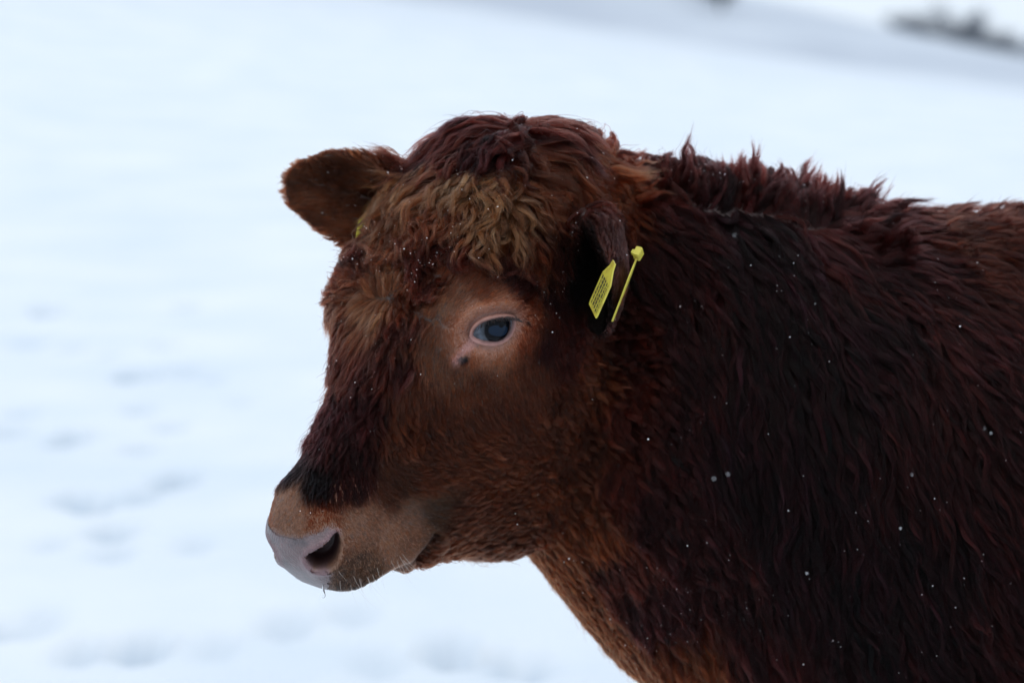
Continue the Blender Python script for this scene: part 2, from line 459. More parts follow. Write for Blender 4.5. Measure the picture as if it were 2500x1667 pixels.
# eyes: lids laid round the eyeball
bv = BVHTree.FromPolygons([Vector(v) for v in co], [tuple(p.vertices) for p in body_me.polygons])
def shoot(px, py):
    d = FWD + RT*(px-1250)/FPX - UP*(py-833.5)/FPX; d = d/np.linalg.norm(d)
    h = bv.ray_cast(Vector(CAMP), Vector(d))
    return (None, None) if h[0] is None else (np.array(h[0]), np.array(h[1]))
EYE_R = .0255
pe, _ = shoot(1210, 806)
rfl, hx0 = reflect(co); tq = np.linalg.norm(rfl-pe, axis=1)
k = (tq < .03) & (hx0 > 0)
ne = nr[k].mean(0); ne /= np.linalg.norm(ne)
EYE_C = pe - ne*(EYE_R-.0005)
pxy = proj(rfl); facing = reflect_vec(nr, hx0)@(-FWD) > -.2
sd = np.where((tq < .07) & facing, sd_poly(pxy, EYE_POLY), 1e3)
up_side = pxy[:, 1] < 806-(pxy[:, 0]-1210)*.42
rad = rfl-EYE_C; dist = np.linalg.norm(rad, axis=1); rad /= dist[:, None]
lidr = EYE_R+.0016
w = 1-smooth01(sd, 6, 46)
nd = dist*(1-w)+lidr*w
nd += .0022*np.exp(-((sd-6)/5)**2)*(sd < 40)                        # swollen rim
nd -= np.where(up_side, .0035, .0016)*np.exp(-((sd-18)/4.5)**2)*(sd < 60)   # folds of the lids
nd += np.where(up_side, .0055, .0028)*np.exp(-((sd-31)/10)**2)*(sd < 90)
nd = np.where((sd >= 0) & (sd < 60), np.maximum(nd, EYE_R+.0011), nd)
nd = np.where(sd < 0, np.minimum(nd, lidr-.010*smooth01(-sd, 0, 4)), nd)
new = EYE_C + rad*nd[:, None]
new = new - (2*np.where(hx0 < 0, (new-HO)@HL, 0))[:, None]*HL*np.where(hx0 < 0, 1, 0)[:, None]
co = np.where((sd < 120)[:, None], new, co)
set_co(body_me, co); nr = get_normals(body_me)
# muzzle: nostrils, mouth crease
rfl, hx0 = reflect(co); pxy = proj(rfl); rn = reflect_vec(nr, hx0)
ht, hx, hh = Hinv(co)
fm = (ht > .34) & (rn@(-FWD) > .05)
sdn = np.where(fm, sd_poly(pxy, NOSTRIL), 1e3)
inn = HA*(-.45) + HL*(-.62) + HD*(-.25); inn /= np.linalg.norm(inn)
dep = .030*smooth01(-sdn, -1, 13) - .0022*np.exp(-((sdn-7)/6)**2)
far = (hx0 < 0)
iv = np.where(far[:, None], inn-2*(inn@HL)*HL, inn)
co = co + iv*np.where(sdn < 60, dep, 0)[:, None]
sdm = np.where((ht > .33) & (rn@(-FWD) > -.35), sd_line(pxy, MOUTH), 1e3); mf = smooth01(rn@(-FWD), -.1, .25)
co = co - nr*(mf*.0062*np.exp(-(sdm/7.)**2))[:, None] + nr*(mf*.0030*np.exp(-((sdm-18)/10.)**2))[:, None]
set_co(body_me, co); nr = get_normals(body_me)
sdp = np.where((ht > .33), sd_poly(pxy, PAD), 1e3); sdp = sdp+5*value_noise(co, .006, 41)+3*value_noise(co, .0025, 42); sdp = np.where((np.abs(hx) < .012) & (pxy[:, 1] > 1311) & (ht > .40) & (hh > -.118), -30, sdp)
calf = bpy.data.objects.new('calf', None); COL.objects.link(calf)
calf.location = (.8, neck_y(.8), 0)
bpy.context.view_layer.update()
def parent(o, p):
    o.parent = p
    if p.parent is None: o.matrix_parent_inverse = Matrix.Translation(-Vector(p.location))
tag(calf, 'shaggy dark reddish brown calf standing in snow, head lowered to the left', 'calf')
body = bpy.data.objects.new('body', body_me); COL.objects.link(body); parent(body, calf)

# ---- colour of the hide, painted per vertex from where things are on the head
def lin(r, g, b): return np.array([((c/255+.055)/1.055)**2.4 if c > 10 else c/255/12.92 for c in (r, g, b)])
N = len(co)
SKIN = np.tile(np.array([.020, .008, .006]), (N, 1))
def paint(mask, colr):
    global SKIN
    SKIN = SKIN*(1-mask[:, None]) + np.asarray(colr)*mask[:, None]
paint(1-smooth01(sd, 20, 95), (.24, .105, .064))
paint((1-smooth01(sd, 3, 34)), (.31, .150, .115))
paint((1-smooth01(sd, 0, 9))*np.where(up_side, .35, .9)*(.75+.35*value_noise(co, .004, 47)), (.27, .125, .118))
paint(np.exp(-((sd-15)/5)**2)*np.where(up_side, .7, .25), (.06, .026, .024))  # shadow line of the lid fold painted onto the skin
paint((1-smooth01(sd, -2, 3)), (.06, .03, .03))
dcan = sd_line(pxy, [(1160, 826), (1128, 862), (1112, 880)]); dcan = np.where(tq < .08, dcan, 1e3)
paint((1-smooth01(dcan, 4, 22))*.8, (.34, .17, .15))
spot = np.where(tq < .09, np.minimum(sd_line(pxy, [(1126, 880), (1138, 876)]), sd_line(pxy, [(1289, 788), (1290, 791)])+3), 1e3)
paint(1-smooth01(spot, 4, 11), (.025, .025, .03))
mz = np.where(ht > .34, 1.0, 0)*smooth01(pxy[:, 1], 1225, 1262)
mz = smooth01(ht, .345, .385)
paint(mz*.9, (.17, .085, .05))
grey_ = smooth01(value_noise(co, .014, 44)+.5*value_noise(co, .005, 45), -.1, .7)
paint((1-smooth01(sdp, -4, 14)), (.150, .104, .106))
paint((1-smooth01(sdp, -6, 2))*grey_*.6, (.085, .074, .082))
pinkm = np.exp(-((sdn-6)/9)**2)*(sdn < 50)
paint(pinkm*.6*(sdp < 4), (.20, .105, .115))
paint(smooth01(-sdn, -1, 8), (.022, .006, .007))  # dark red nostril lining, deepened in colour for the shade inside
paint(np.exp(-(sdm/5.)**2)*.8, (.03, .016, .015))  # shade of the mouth crease painted onto the skin
a_ = body_me.attributes.new('skin', 'FLOAT_COLOR', 'POINT')
a_.data.foreach_set('color', np.concatenate([SKIN, np.ones((N, 1))], 1).astype(np.float32).ravel())
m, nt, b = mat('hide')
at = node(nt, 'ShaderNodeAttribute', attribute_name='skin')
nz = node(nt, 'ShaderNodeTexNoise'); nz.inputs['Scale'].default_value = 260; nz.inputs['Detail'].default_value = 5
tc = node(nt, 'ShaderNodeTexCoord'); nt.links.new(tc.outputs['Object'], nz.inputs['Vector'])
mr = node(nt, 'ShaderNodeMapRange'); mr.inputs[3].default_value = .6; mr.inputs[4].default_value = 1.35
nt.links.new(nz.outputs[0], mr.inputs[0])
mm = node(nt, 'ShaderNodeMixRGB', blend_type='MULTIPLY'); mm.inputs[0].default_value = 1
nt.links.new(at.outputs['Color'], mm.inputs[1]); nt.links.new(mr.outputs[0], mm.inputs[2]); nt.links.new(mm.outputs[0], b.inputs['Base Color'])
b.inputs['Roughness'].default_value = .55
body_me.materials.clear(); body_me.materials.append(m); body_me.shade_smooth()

# ---- bare wet nose pad: a skin of its own on the muzzle
def build_pad():
    fs = [tuple(p.vertices) for p in body_me.polygons]
    inside = (sdp < 1) & (sdn > -6)
    F = [f for f in fs if all(inside[i] for i in f)]
    used = sorted({i for f in F for i in f}); mp = {v: i for i, v in enumerate(used)}
    V = co[used] + nr[used]*.0007
    m, nt, b = mat('nose_skin')
    at = node(nt, 'ShaderNodeAttribute', attribute_name='skin')
    tc = node(nt, 'ShaderNodeTexCoord')
    vo = node(nt, 'ShaderNodeTexVoronoi'); vo.inputs['Scale'].default_value = 420; nt.links.new(tc.outputs['Object'], vo.inputs['Vector'])
    nz = node(nt, 'ShaderNodeTexNoise'); nz.inputs['Scale'].default_value = 70; nz.inputs['Detail'].default_value = 6; nt.links.new(tc.outputs['Object'], nz.inputs['Vector'])
    mr = node(nt, 'ShaderNodeMapRange'); mr.inputs[1].default_value = .3; mr.inputs[2].default_value = .7; mr.inputs[3].default_value = .62; mr.inputs[4].default_value = 1.2
    nt.links.new(nz.outputs[0], mr.inputs[0])
    mm = node(nt, 'ShaderNodeMixRGB', blend_type='MULTIPLY'); mm.inputs[0].default_value = 1
    nt.links.new(at.outputs['Color'], mm.inputs[1]); nt.links.new(mr.outputs[0], mm.inputs[2]); nt.links.new(mm.outputs[0], b.inputs['Base Color'])
    bp = node(nt, 'ShaderNodeBump'); bp.inputs['Strength'].default_value = .55; bp.inputs['Distance'].default_value = .0016
    nt.links.new(vo.outputs['Distance'], bp.inputs['Height']); nt.links.new(bp.outputs[0], b.inputs['Normal'])
    b.inputs['Coat Weight'].default_value = .2; b.inputs['Coat Roughness'].default_value = .15; b.inputs['Specular IOR Level'].default_value = .35; b.inputs['Roughness'].default_value = .36; b.inputs['Subsurface Weight'].default_value = .15
    b.inputs['Subsurface Radius'].default_value = (.01, .004, .003); b.inputs['Subsurface Scale'].default_value = .4
    o = mesh_obj('nose_pad', V, [tuple(mp[i] for i in f) for f in F], m)
    a = o.data.attributes.new('skin', 'FLOAT_COLOR', 'POINT')
    a.data.foreach_set('color', np.concatenate([SKIN[used], np.ones((len(used), 1))], 1).astype(np.float32).ravel())
    parent(o, calf); o['label'] = 'bare greyish pink nose pad with open nostril'
    return o
nose_pad = build_pad()

# ---- eyeballs
def build_eye(c, gaze, up, name='eyeball'):
    z = gaze/np.linalg.norm(gaze); x = np.cross(up, z); x /= np.linalg.norm(x); y = np.cross(z, x)
    bm = bmesh.new(); bmesh.ops.create_uvsphere(bm, u_segments=64, v_segments=48, radius=EYE_R)
    for v in bm.verts:                                   # slight corneal swell
        r_ = math.hypot(v.co.x, v.co.y)
        if v.co.z > 0 and r_ < .0145: v.co.z = .0112+math.sqrt(.0175**2-r_*r_)
    me = bpy.data.meshes.new(name); bm.to_mesh(me); bm.free(); me.shade_smooth()
    o = bpy.data.objects.new(name, me); COL.objects.link(o)
    o.matrix_world = Matrix(((x[0], y[0], z[0], c[0]), (x[1], y[1], z[1], c[1]), (x[2], y[2], z[2], c[2]), (0, 0, 0, 1)))
    return o
m, nt, b = mat('eye')
tc = node(nt, 'ShaderNodeTexCoord')
sx = node(nt, 'ShaderNodeSeparateXYZ'); nt.links.new(tc.outputs['Object'], sx.inputs[0])
def mathn(op, a, bb=None, c=None):
    n = node(nt, 'ShaderNodeMath', operation=op)
    for i, v in enumerate((a, bb, c)):
        if v is None: continue
        if isinstance(v, (int, float)): n.inputs[i].default_value = v
        else: nt.links.new(v, n.inputs[i])
    return n.outputs[0]
r2 = mathn('SQRT', mathn('ADD', mathn('POWER', sx.outputs[0], 2.0), mathn('POWER', sx.outputs[1], 2.0)))
rp = node(nt, 'ShaderNodeValToRGB'); e = rp.color_ramp.elements
nt.links.new(mathn('DIVIDE', r2, .024), rp.inputs[0])
e[0].position = 0; e[0].color = (.0025, .0025, .004, 1)
e[1].position = .48; e[1].color = (.0035, .004, .006, 1)
for p_, c_ in ((.60, (.006, .006, .008, 1)), (.63, (.05, .055, .065, 1)), (.74, (.085, .10, .125, 1)), (1.0, (.11, .11, .12, 1))):
    q = e.new(p_); q.color = c_
# small blood vessels on the white
nz = node(nt, 'ShaderNodeTexNoise'); nz.inputs['Scale'].default_value = 180; nz.inputs['Detail'].default_value = 4; nt.links.new(tc.outputs['Object'], nz.inputs['Vector'])
mr = node(nt, 'ShaderNodeMapRange'); mr.inputs[1].default_value = .35; mr.inputs[2].default_value = .65; mr.inputs[3].default_value = .55; mr.inputs[4].default_value = 1.2
nt.links.new(nz.outputs[0], mr.inputs[0])
mm = node(nt, 'ShaderNodeMixRGB', blend_type='MULTIPLY'); mm.inputs[0].default_value = 1
nt.links.new(rp.outputs[0], mm.inputs[1]); nt.links.new(mr.outputs[0], mm.inputs[2])
# wide horizontal bluish pupil with the dark tuft of the iris hanging into it
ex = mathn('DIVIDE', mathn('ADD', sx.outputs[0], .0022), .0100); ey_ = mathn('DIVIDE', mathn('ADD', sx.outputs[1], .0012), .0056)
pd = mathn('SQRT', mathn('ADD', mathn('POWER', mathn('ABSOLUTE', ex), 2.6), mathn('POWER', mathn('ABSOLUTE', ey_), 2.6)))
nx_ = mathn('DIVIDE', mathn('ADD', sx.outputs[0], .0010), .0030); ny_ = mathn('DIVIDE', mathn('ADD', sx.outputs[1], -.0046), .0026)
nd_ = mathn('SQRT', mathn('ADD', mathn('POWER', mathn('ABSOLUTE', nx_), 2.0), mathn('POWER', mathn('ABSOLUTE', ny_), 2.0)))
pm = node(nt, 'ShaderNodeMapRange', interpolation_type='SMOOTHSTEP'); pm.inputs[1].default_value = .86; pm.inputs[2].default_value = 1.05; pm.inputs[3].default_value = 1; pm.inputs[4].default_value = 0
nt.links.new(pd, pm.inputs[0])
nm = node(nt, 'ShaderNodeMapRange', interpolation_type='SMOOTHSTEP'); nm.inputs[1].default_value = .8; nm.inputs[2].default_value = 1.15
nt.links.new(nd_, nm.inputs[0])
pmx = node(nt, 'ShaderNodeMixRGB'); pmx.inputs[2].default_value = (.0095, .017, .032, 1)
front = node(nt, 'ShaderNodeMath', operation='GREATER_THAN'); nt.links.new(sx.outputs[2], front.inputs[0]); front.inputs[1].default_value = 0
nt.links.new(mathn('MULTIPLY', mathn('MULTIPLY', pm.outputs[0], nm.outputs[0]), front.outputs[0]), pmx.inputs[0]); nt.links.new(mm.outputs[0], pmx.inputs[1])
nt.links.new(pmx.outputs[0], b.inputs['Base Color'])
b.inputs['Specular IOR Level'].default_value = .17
b.inputs['Roughness'].default_value = .03; b.inputs['IOR'].default_value = 1.34
eye_mat = m
def sphere_hit(px, py):
    d = FWD + RT*(px-1250)/FPX - UP*(py-833.5)/FPX; d /= np.linalg.norm(d)
    o_ = CAMP-EYE_C; B_ = o_@d; C_ = o_@o_-EYE_R**2
    return CAMP + d*(-B_-math.sqrt(max(B_*B_-C_, 0)))
gz = sphere_hit(1221, 803)-EYE_C
en = build_eye(EYE_C, gz, UP)
def mirv(v): return v-2*(v@HL)*HL
ef = build_eye(HO+mirv(EYE_C-HO), mirv(gz), UP)
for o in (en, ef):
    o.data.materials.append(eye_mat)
    mw = o.matrix_world.copy(); o.parent = calf; o.matrix_parent_inverse = Matrix.Translation(-Vector(calf.location)); o.matrix_world = mw
en['label'] = 'dark eye with pale rim of white'
print('TIME', round(time.time()-T0, 1), 'verts', N)

# ------------------------------------------------------------------ the coat: combed, clumped strands grown from the hide
# controls: photo x, y, direction (x, y down), length mm, lift, curl mm, colour, clump mm, reach px
C_TAN = (.175, .072, .034); C_BRN = (.086, .0235, .0110); C_RED = (.040, .0082, .0055); C_DRK = (.0185, .0037, .0036); C_BLK = (.0105, .0025, .0032)
C_RUST = (.094, .0205, .0072); C_EYE = (.225, .082, .045); C_EY2 = (.140, .046, .024); C_MUZ = (.140, .070, .046); C_FACE = (.068, .0200, .0104); C_NOSE = (.0042, .0024, .0030)
C_CRST = (.024, .0054, .0046); C_BACK = (.040, .0098, .0054); C_WHL = (.115, .040, .019)
CTL = [
 # muzzle, short velvet
 (880,1270, .60,.40, 3,.5,0, C_MUZ, 3), (960,1330, .50,.60, 3,.5,0, C_MUZ, 3), (900,1390, .30,.80, 3.5,.5,0, (.055,.034,.023), 3), (720,1270, -.1,.9, 2.5,.6,0, C_MUZ, 3),
 (690,1225, -.1,.9, 3,.6,0, C_MUZ, 3), (1010,1270, .70,.30, 4,.4,0, C_MUZ, 3), (860,1425, .2,.9, 4,.6,0, (.045,.032,.026), 3), (780,1275, .2,.6, 2.5,.6,0, C_RUST, 3),
 (960,1420, .4,.8, 7,.5,0, (.012,.009,.009), 4), (1060,1250, .8,.3, 5,.35,0, (.055,.027,.016), 4),
 # nose bridge
 (720,1150, -.35,.92, 12,.35,0, C_NOSE, 5), (790,1180, -.10,1, 13,.35,1, C_NOSE, 5), (760,1080, -.35,.92, 18,.4,1, C_NOSE, 7), (860,1180, .10,1, 10,.3,0, C_DRK, 5),
 (850,1090, -.10,1, 18,.35,1, C_DRK, 7), (800,1000, -.35,.93, 24,.4,2, C_DRK, 8), (900,980, -.10,1, 26,.4,3, C_DRK, 8), (800,900, -.45,.9, 28,.45,3, C_RED, 8), (960,1180, .8,.5, 8,.25,0, (.045, .016, .009), 4),
 # side of the face
 (1000,1050, .25,.95, 15,.35,2, C_FACE, 6), (1080,1060, .55,.83, 11,.3,1, C_FACE, 5), (1180,1000, .62,.78, 9,.25,0, C_FACE, 4), (1180,1100, .85,.5, 12,.3,1, C_BRN, 5),
 (1050,1170, .9,.35, 11,.3,1, C_FACE, 5), (1130,1260, .95,.2, 12,.3,2, C_FACE, 6), (1250,1180, .85,.5, 13,.3,2, C_BRN, 6), (1280,1060, .70,.7, 11,.3,1, C_FACE, 5),
 (1100,1340, .95,.15, 14,.35,2, C_BRN, 6), (1240,1320, .9,.3, 14,.35,2, C_FACE, 6), (1020,1385, .85,.6, 22,.55,2, C_BRN, 6), (1380,1000, .55,.83, 17,.4,3, C_FACE, 8),
 (1450,900, .80,.6, 22,.5,4, C_BRN, 9), (1520,850, .85,.5, 24,.5,4, C_RED, 9), (1550,1000, .55,.83, 26,.5,4, C_RED, 9), (1420,1120, .5,.86, 20,.45,4, C_FACE, 8),
 (1350,1250, .6,.8, 18,.4,3, C_BRN, 8), (1380,850, .5,.85, 16,.4,2, C_RED, 7), (1500,1180, .3,.95, 24,.45,3, C_RED, 8),
 # round the eye
 (1100,720, .70,-.60, 6,.25,0, C_EY2, 4), (1170,700, .80,-.55, 7,.25,0, C_BRN, 4), (1060,800, -.2,.4, 5,.25,0, C_EY2, 4), (1060,880, -.05,1, 6,.25,0, C_EY2, 4), (1140,900, .2,.95, 6,.25,0, C_EY2, 4),
 (1220,880, .35,.93, 6,.25,0, C_EYE, 4), (1290,830, .55,.8, 7,.25,0, C_BRN, 4), (1230,745, .9,-.2, 4,.25,0, C_EYE, 4), (1300,760, .9,.3, 6,.25,0, C_BRN, 4), (1130,960, .3,.95, 7,.25,0, C_BRN, 4),
 (1250,690, .8,-.4, 8,.3,0, C_DRK, 4), (1330,850, .3,.95, 10,.3,0, C_DRK, 5), (1330,700, .4,.8, 12,.3,1, C_DRK, 6), (1200,635, .1,1, 20,.4,3, C_RED, 7), (1130,625, -.35,.9, 22,.4,3, C_RED, 7), (1275,640, .1,1, 24,.4,3, C_RED, 7), (1160,770, .6,-.6, 3,.2,0, C_EYE, 3), (1200,855, .2,.9, 3,.2,0, C_EYE, 3),
 (1040,760, .3,-.6, 4,.25,0, C_EY2, 3), (1080,660, .6,-.6, 7,.25,0, C_BRN, 4), (1030,850, -.1,.9, 5,.25,0, C_EY2, 3), (1100,930, .1,1, 6,.25,0, C_EY2, 4), (1180,940, .3,.95, 6,.25,0, C_BRN, 4), (1260,920, .5,.85, 7,.25,0, C_BRN, 4), (1310,900, .5,.85, 8,.25,0, C_FACE, 4), (1140,655, .7,-.6, 8,.25,0, C_BRN, 4), (1080,770, .3,-.6, 4,.2,0, C_EYE, 3), (1100,840, .1,.9, 4,.2,0, C_EYE, 3), (1280,700, .8,-.3, 9,.3,0, C_DRK, 5),
 (1010,960, .05,1, 9,.3,0, C_FACE, 5), (1060,990, .3,.95, 8,.3,0, C_FACE, 4), (1290,980, .6,.8, 9,.3,0, C_FACE, 4),
 # whorl on the forehead
 (880,735, -1,.15, 26,.40,0, C_WHL, 5), (900,690, -.8,-.55, 22,.45,2, C_BRN, 6), (940,690, -.1,-1, 16,.5,3, C_WHL, 7), (985,720, .6,.3, 22,.45,3, C_BRN, 8), (960,790, .3,.95, 26,.45,3, C_RED, 8),
 (900,790, -.65,.75, 28,.40,0, C_BRN, 6), (830,720, -1,.25, 30,.35,1, C_BRN, 6), (830,820, -.75,.65, 32,.4,1, C_RED, 7), (920,880, -.15,1, 32,.4,3, C_RED, 9), (1000,880, .05,1, 28,.4,3, C_DRK, 9),
 (1020,790, .15,1, 28,.4,3, C_DRK, 9), (1050,700, -.3,.95, 26,.4,3, C_RED, 9), (810,640, -.95,.35, 34,.45,4, C_BRN, 9), (870,620, -.9,.1, 34,.5,5, C_BRN, 9),
 *[(930+int(r_*1.0*math.cos(a_)), 738-int(r_*math.sin(a_)), math.cos(a_+.10), -math.sin(a_+.10)+.10, 22+r_*.10, .42, 0, (C_WHL if r_ < 50 else C_BRN if r_ < 90 else C_RED), 4.5) for r_ in (34, 72, 110) for a_ in (1.7, 2.1, 2.5, 2.9, 3.3, 3.7, 4.1, 4.5)],
 # curly forelock
 (900,540, -.85,.5, 50,.55,6, C_BRN, 8), (970,600, -.55,.8, 45,.55,6, C_BRN, 8), (1000,500, -.75,.65, 52,.55,7, C_WHL, 8), (1060,600, -.35,.9, 45,.5,6, C_RED, 8), (1110,520, -.55,.8, 50,.55,7, C_BRN, 8),
 (1160,450, -.6,.75, 45,.55,7, C_TAN, 8), (1230,480, .0,1, 47,.55,7, C_TAN, 8), (1220,560, -.15,1, 47,.5,6, C_TAN, 8), (1150,600, -.4,.9, 40,.5,5, C_RED, 8), (1310,460, .6,.75, 47,.55,6, C_BRN, 8),
 (1350,560, .25,1, 52,.5,5, C_RED, 8), (1300,620, .15,1, 42,.45,4, C_BRN, 8), (1400,500, .5,.8, 26,.45,3, C_RED, 9), (1070,430, -.85,.5, 55,.5,6, C_BRN, 8),
 # crown
 (960,410, -.75,.65, 52,.4,3, C_RED, 8), (1030,350, -.85,.5, 65,.36,3, C_RED, 9), (1120,310, -.85,.5, 70,.36,3, C_RED, 9), (1200,300, -.6,.7, 67,.36,5, C_DRK, 9), (1240,360, -.15,1, 57,.36,6, C_DRK, 9),
 (1290,310, .5,.7, 62,.36,5, C_RED, 9), (1360,350, .8,.5, 55,.36,4, C_RED, 9), (1160,380, -.7,.7, 55,.36,6, C_RED, 9), (1330,400, .8,.5, 50,.36,5, C_BRN, 9), (1420,400, .95,.15, 42,.4,3, C_RUST, 8),
 (1415,560, .2,1, 10,.2,0, (.004,.002,.002), 6), (1440,630, .1,1, 9,.2,0, (.004,.002,.002), 6), (1400,640, .2,1, 12,.2,0, (.006,.003,.003), 6), (945,445, -.55,.8, 22,.2,0, C_TAN, 6),  # near-black hair beside the near ear paints in the shade of its hollow
 # neck
 (1500,420, .95,.1, 34,.4,3, C_RUST, 8), (1590,450, .9,.25, 38,.45,4, C_RED, 9), (1500,380, .6,-.6, 45,1.0,3, C_RED, 14), (1620,395, -.05,-1, 36,.62,2, C_CRST, 9), (1720,390, .1,-1, 36,.62,2, C_CRST, 9), (1800,385, -.1,-1, 36,.62,2, C_CRST, 9),
 (1900,400, .15,-1, 36,.62,2, C_CRST, 9), (2000,430, .2,-.9, 36,.62,2, C_CRST, 9), (2100,460, .5,-.6, 36,.62,2, C_CRST, 9), (2200,490, .8,-.3, 42,.55,2, C_CRST, 8), (2330,510, .97,.1, 50,.30,3, C_BACK, 8), (2450,530, .97,.1, 50,.30,3, C_BACK, 8),
 (1640,520, .55,.8, 66,.30,5, C_DRK, 8), (1640,650, .45,.9, 62,.30,5, C_DRK, 8), (1750,560, .45,.9, 74,.30,5, C_BLK, 8), (1880,560, .55,.8, 74,.30,5, C_BLK, 8), (2050,600, .75,.65, 70,.30,5, C_DRK, 8), (2250,620, .8,.6, 70,.30,5, C_DRK, 8),
 (2430,640, .75,.65, 70,.30,4, C_DRK, 8), (1700,800, .2,1, 66,.30,5, C_DRK, 8), (1850,800, .3,.95, 70,.30,5, C_BLK, 8), (2050,800, .45,.9, 74,.30,5, C_BLK, 8), (2250,850, .35,.93, 74,.30,5, C_DRK, 8), (2430,850, .4,.9, 74,.30,5, C_DRK, 8),
 (1640,1000, .15,1, 42,.4,4, C_DRK, 9), (1600,1200, .12,1, 36,.4,4, C_DRK, 8), (1800,1050, .08,1, 68,.30,4, C_BLK, 8), (2000,1050, .1,1, 74,.30,5, C_BLK, 8), (2250,1050, .15,1, 74,.30,5, C_DRK, 8), (2430,1100, .3,.95, 74,.30,5, C_DRK, 8),
 (1750,1300, .08,1, 44,.38,4, C_DRK, 9), (2000,1300, .02,1, 70,.30,5, C_BLK, 8), (2250,1300, .25,.97, 74,.30,5, C_BLK, 8), (2450,1350, .45,.9, 74,.30,5, C_DRK, 8), (1900,1550, .05,1, 68,.30,4, C_DRK, 8), (2200,1560, .25,.97, 74,.30,5, C_BLK, 8), (2440,1600, .5,.87, 74,.30,5, C_DRK, 8),
 # throat and breast
 (1330,1340, .35,.9, 14,.35,1, C_RUST, 7), (1420,1300, .45,.9, 20,.4,2, C_RUST, 8), (1400,1430, .45,.9, 15,.4,1, C_RUST, 7), (1500,1400, .35,.93, 24,.4,2, C_RED, 8), (1480,1540, .35,.93, 17,.4,1, C_RUST, 7), (1560,1640, .15,1, 18,.4,1, C_RUST, 7),
 (1600,1480, .2,1, 32,.4,2, C_DRK, 9), (1660,1600, .1,1, 36,.4,2, C_RUST, 10), (1430,1220, .45,.9, 20,.42,3, C_BRN, 8),
]
CTL = [(a_, b_, c_, d_, e_*(1.06 if e_ > 58 else 1), f_, g_*(.8 if e_ > 58 else 1), h_, (9 if e_ > 58 else i_)) for a_, b_, c_, d_, e_, f_, g_, h_, i_ in CTL]   # body locks hang long and sleek
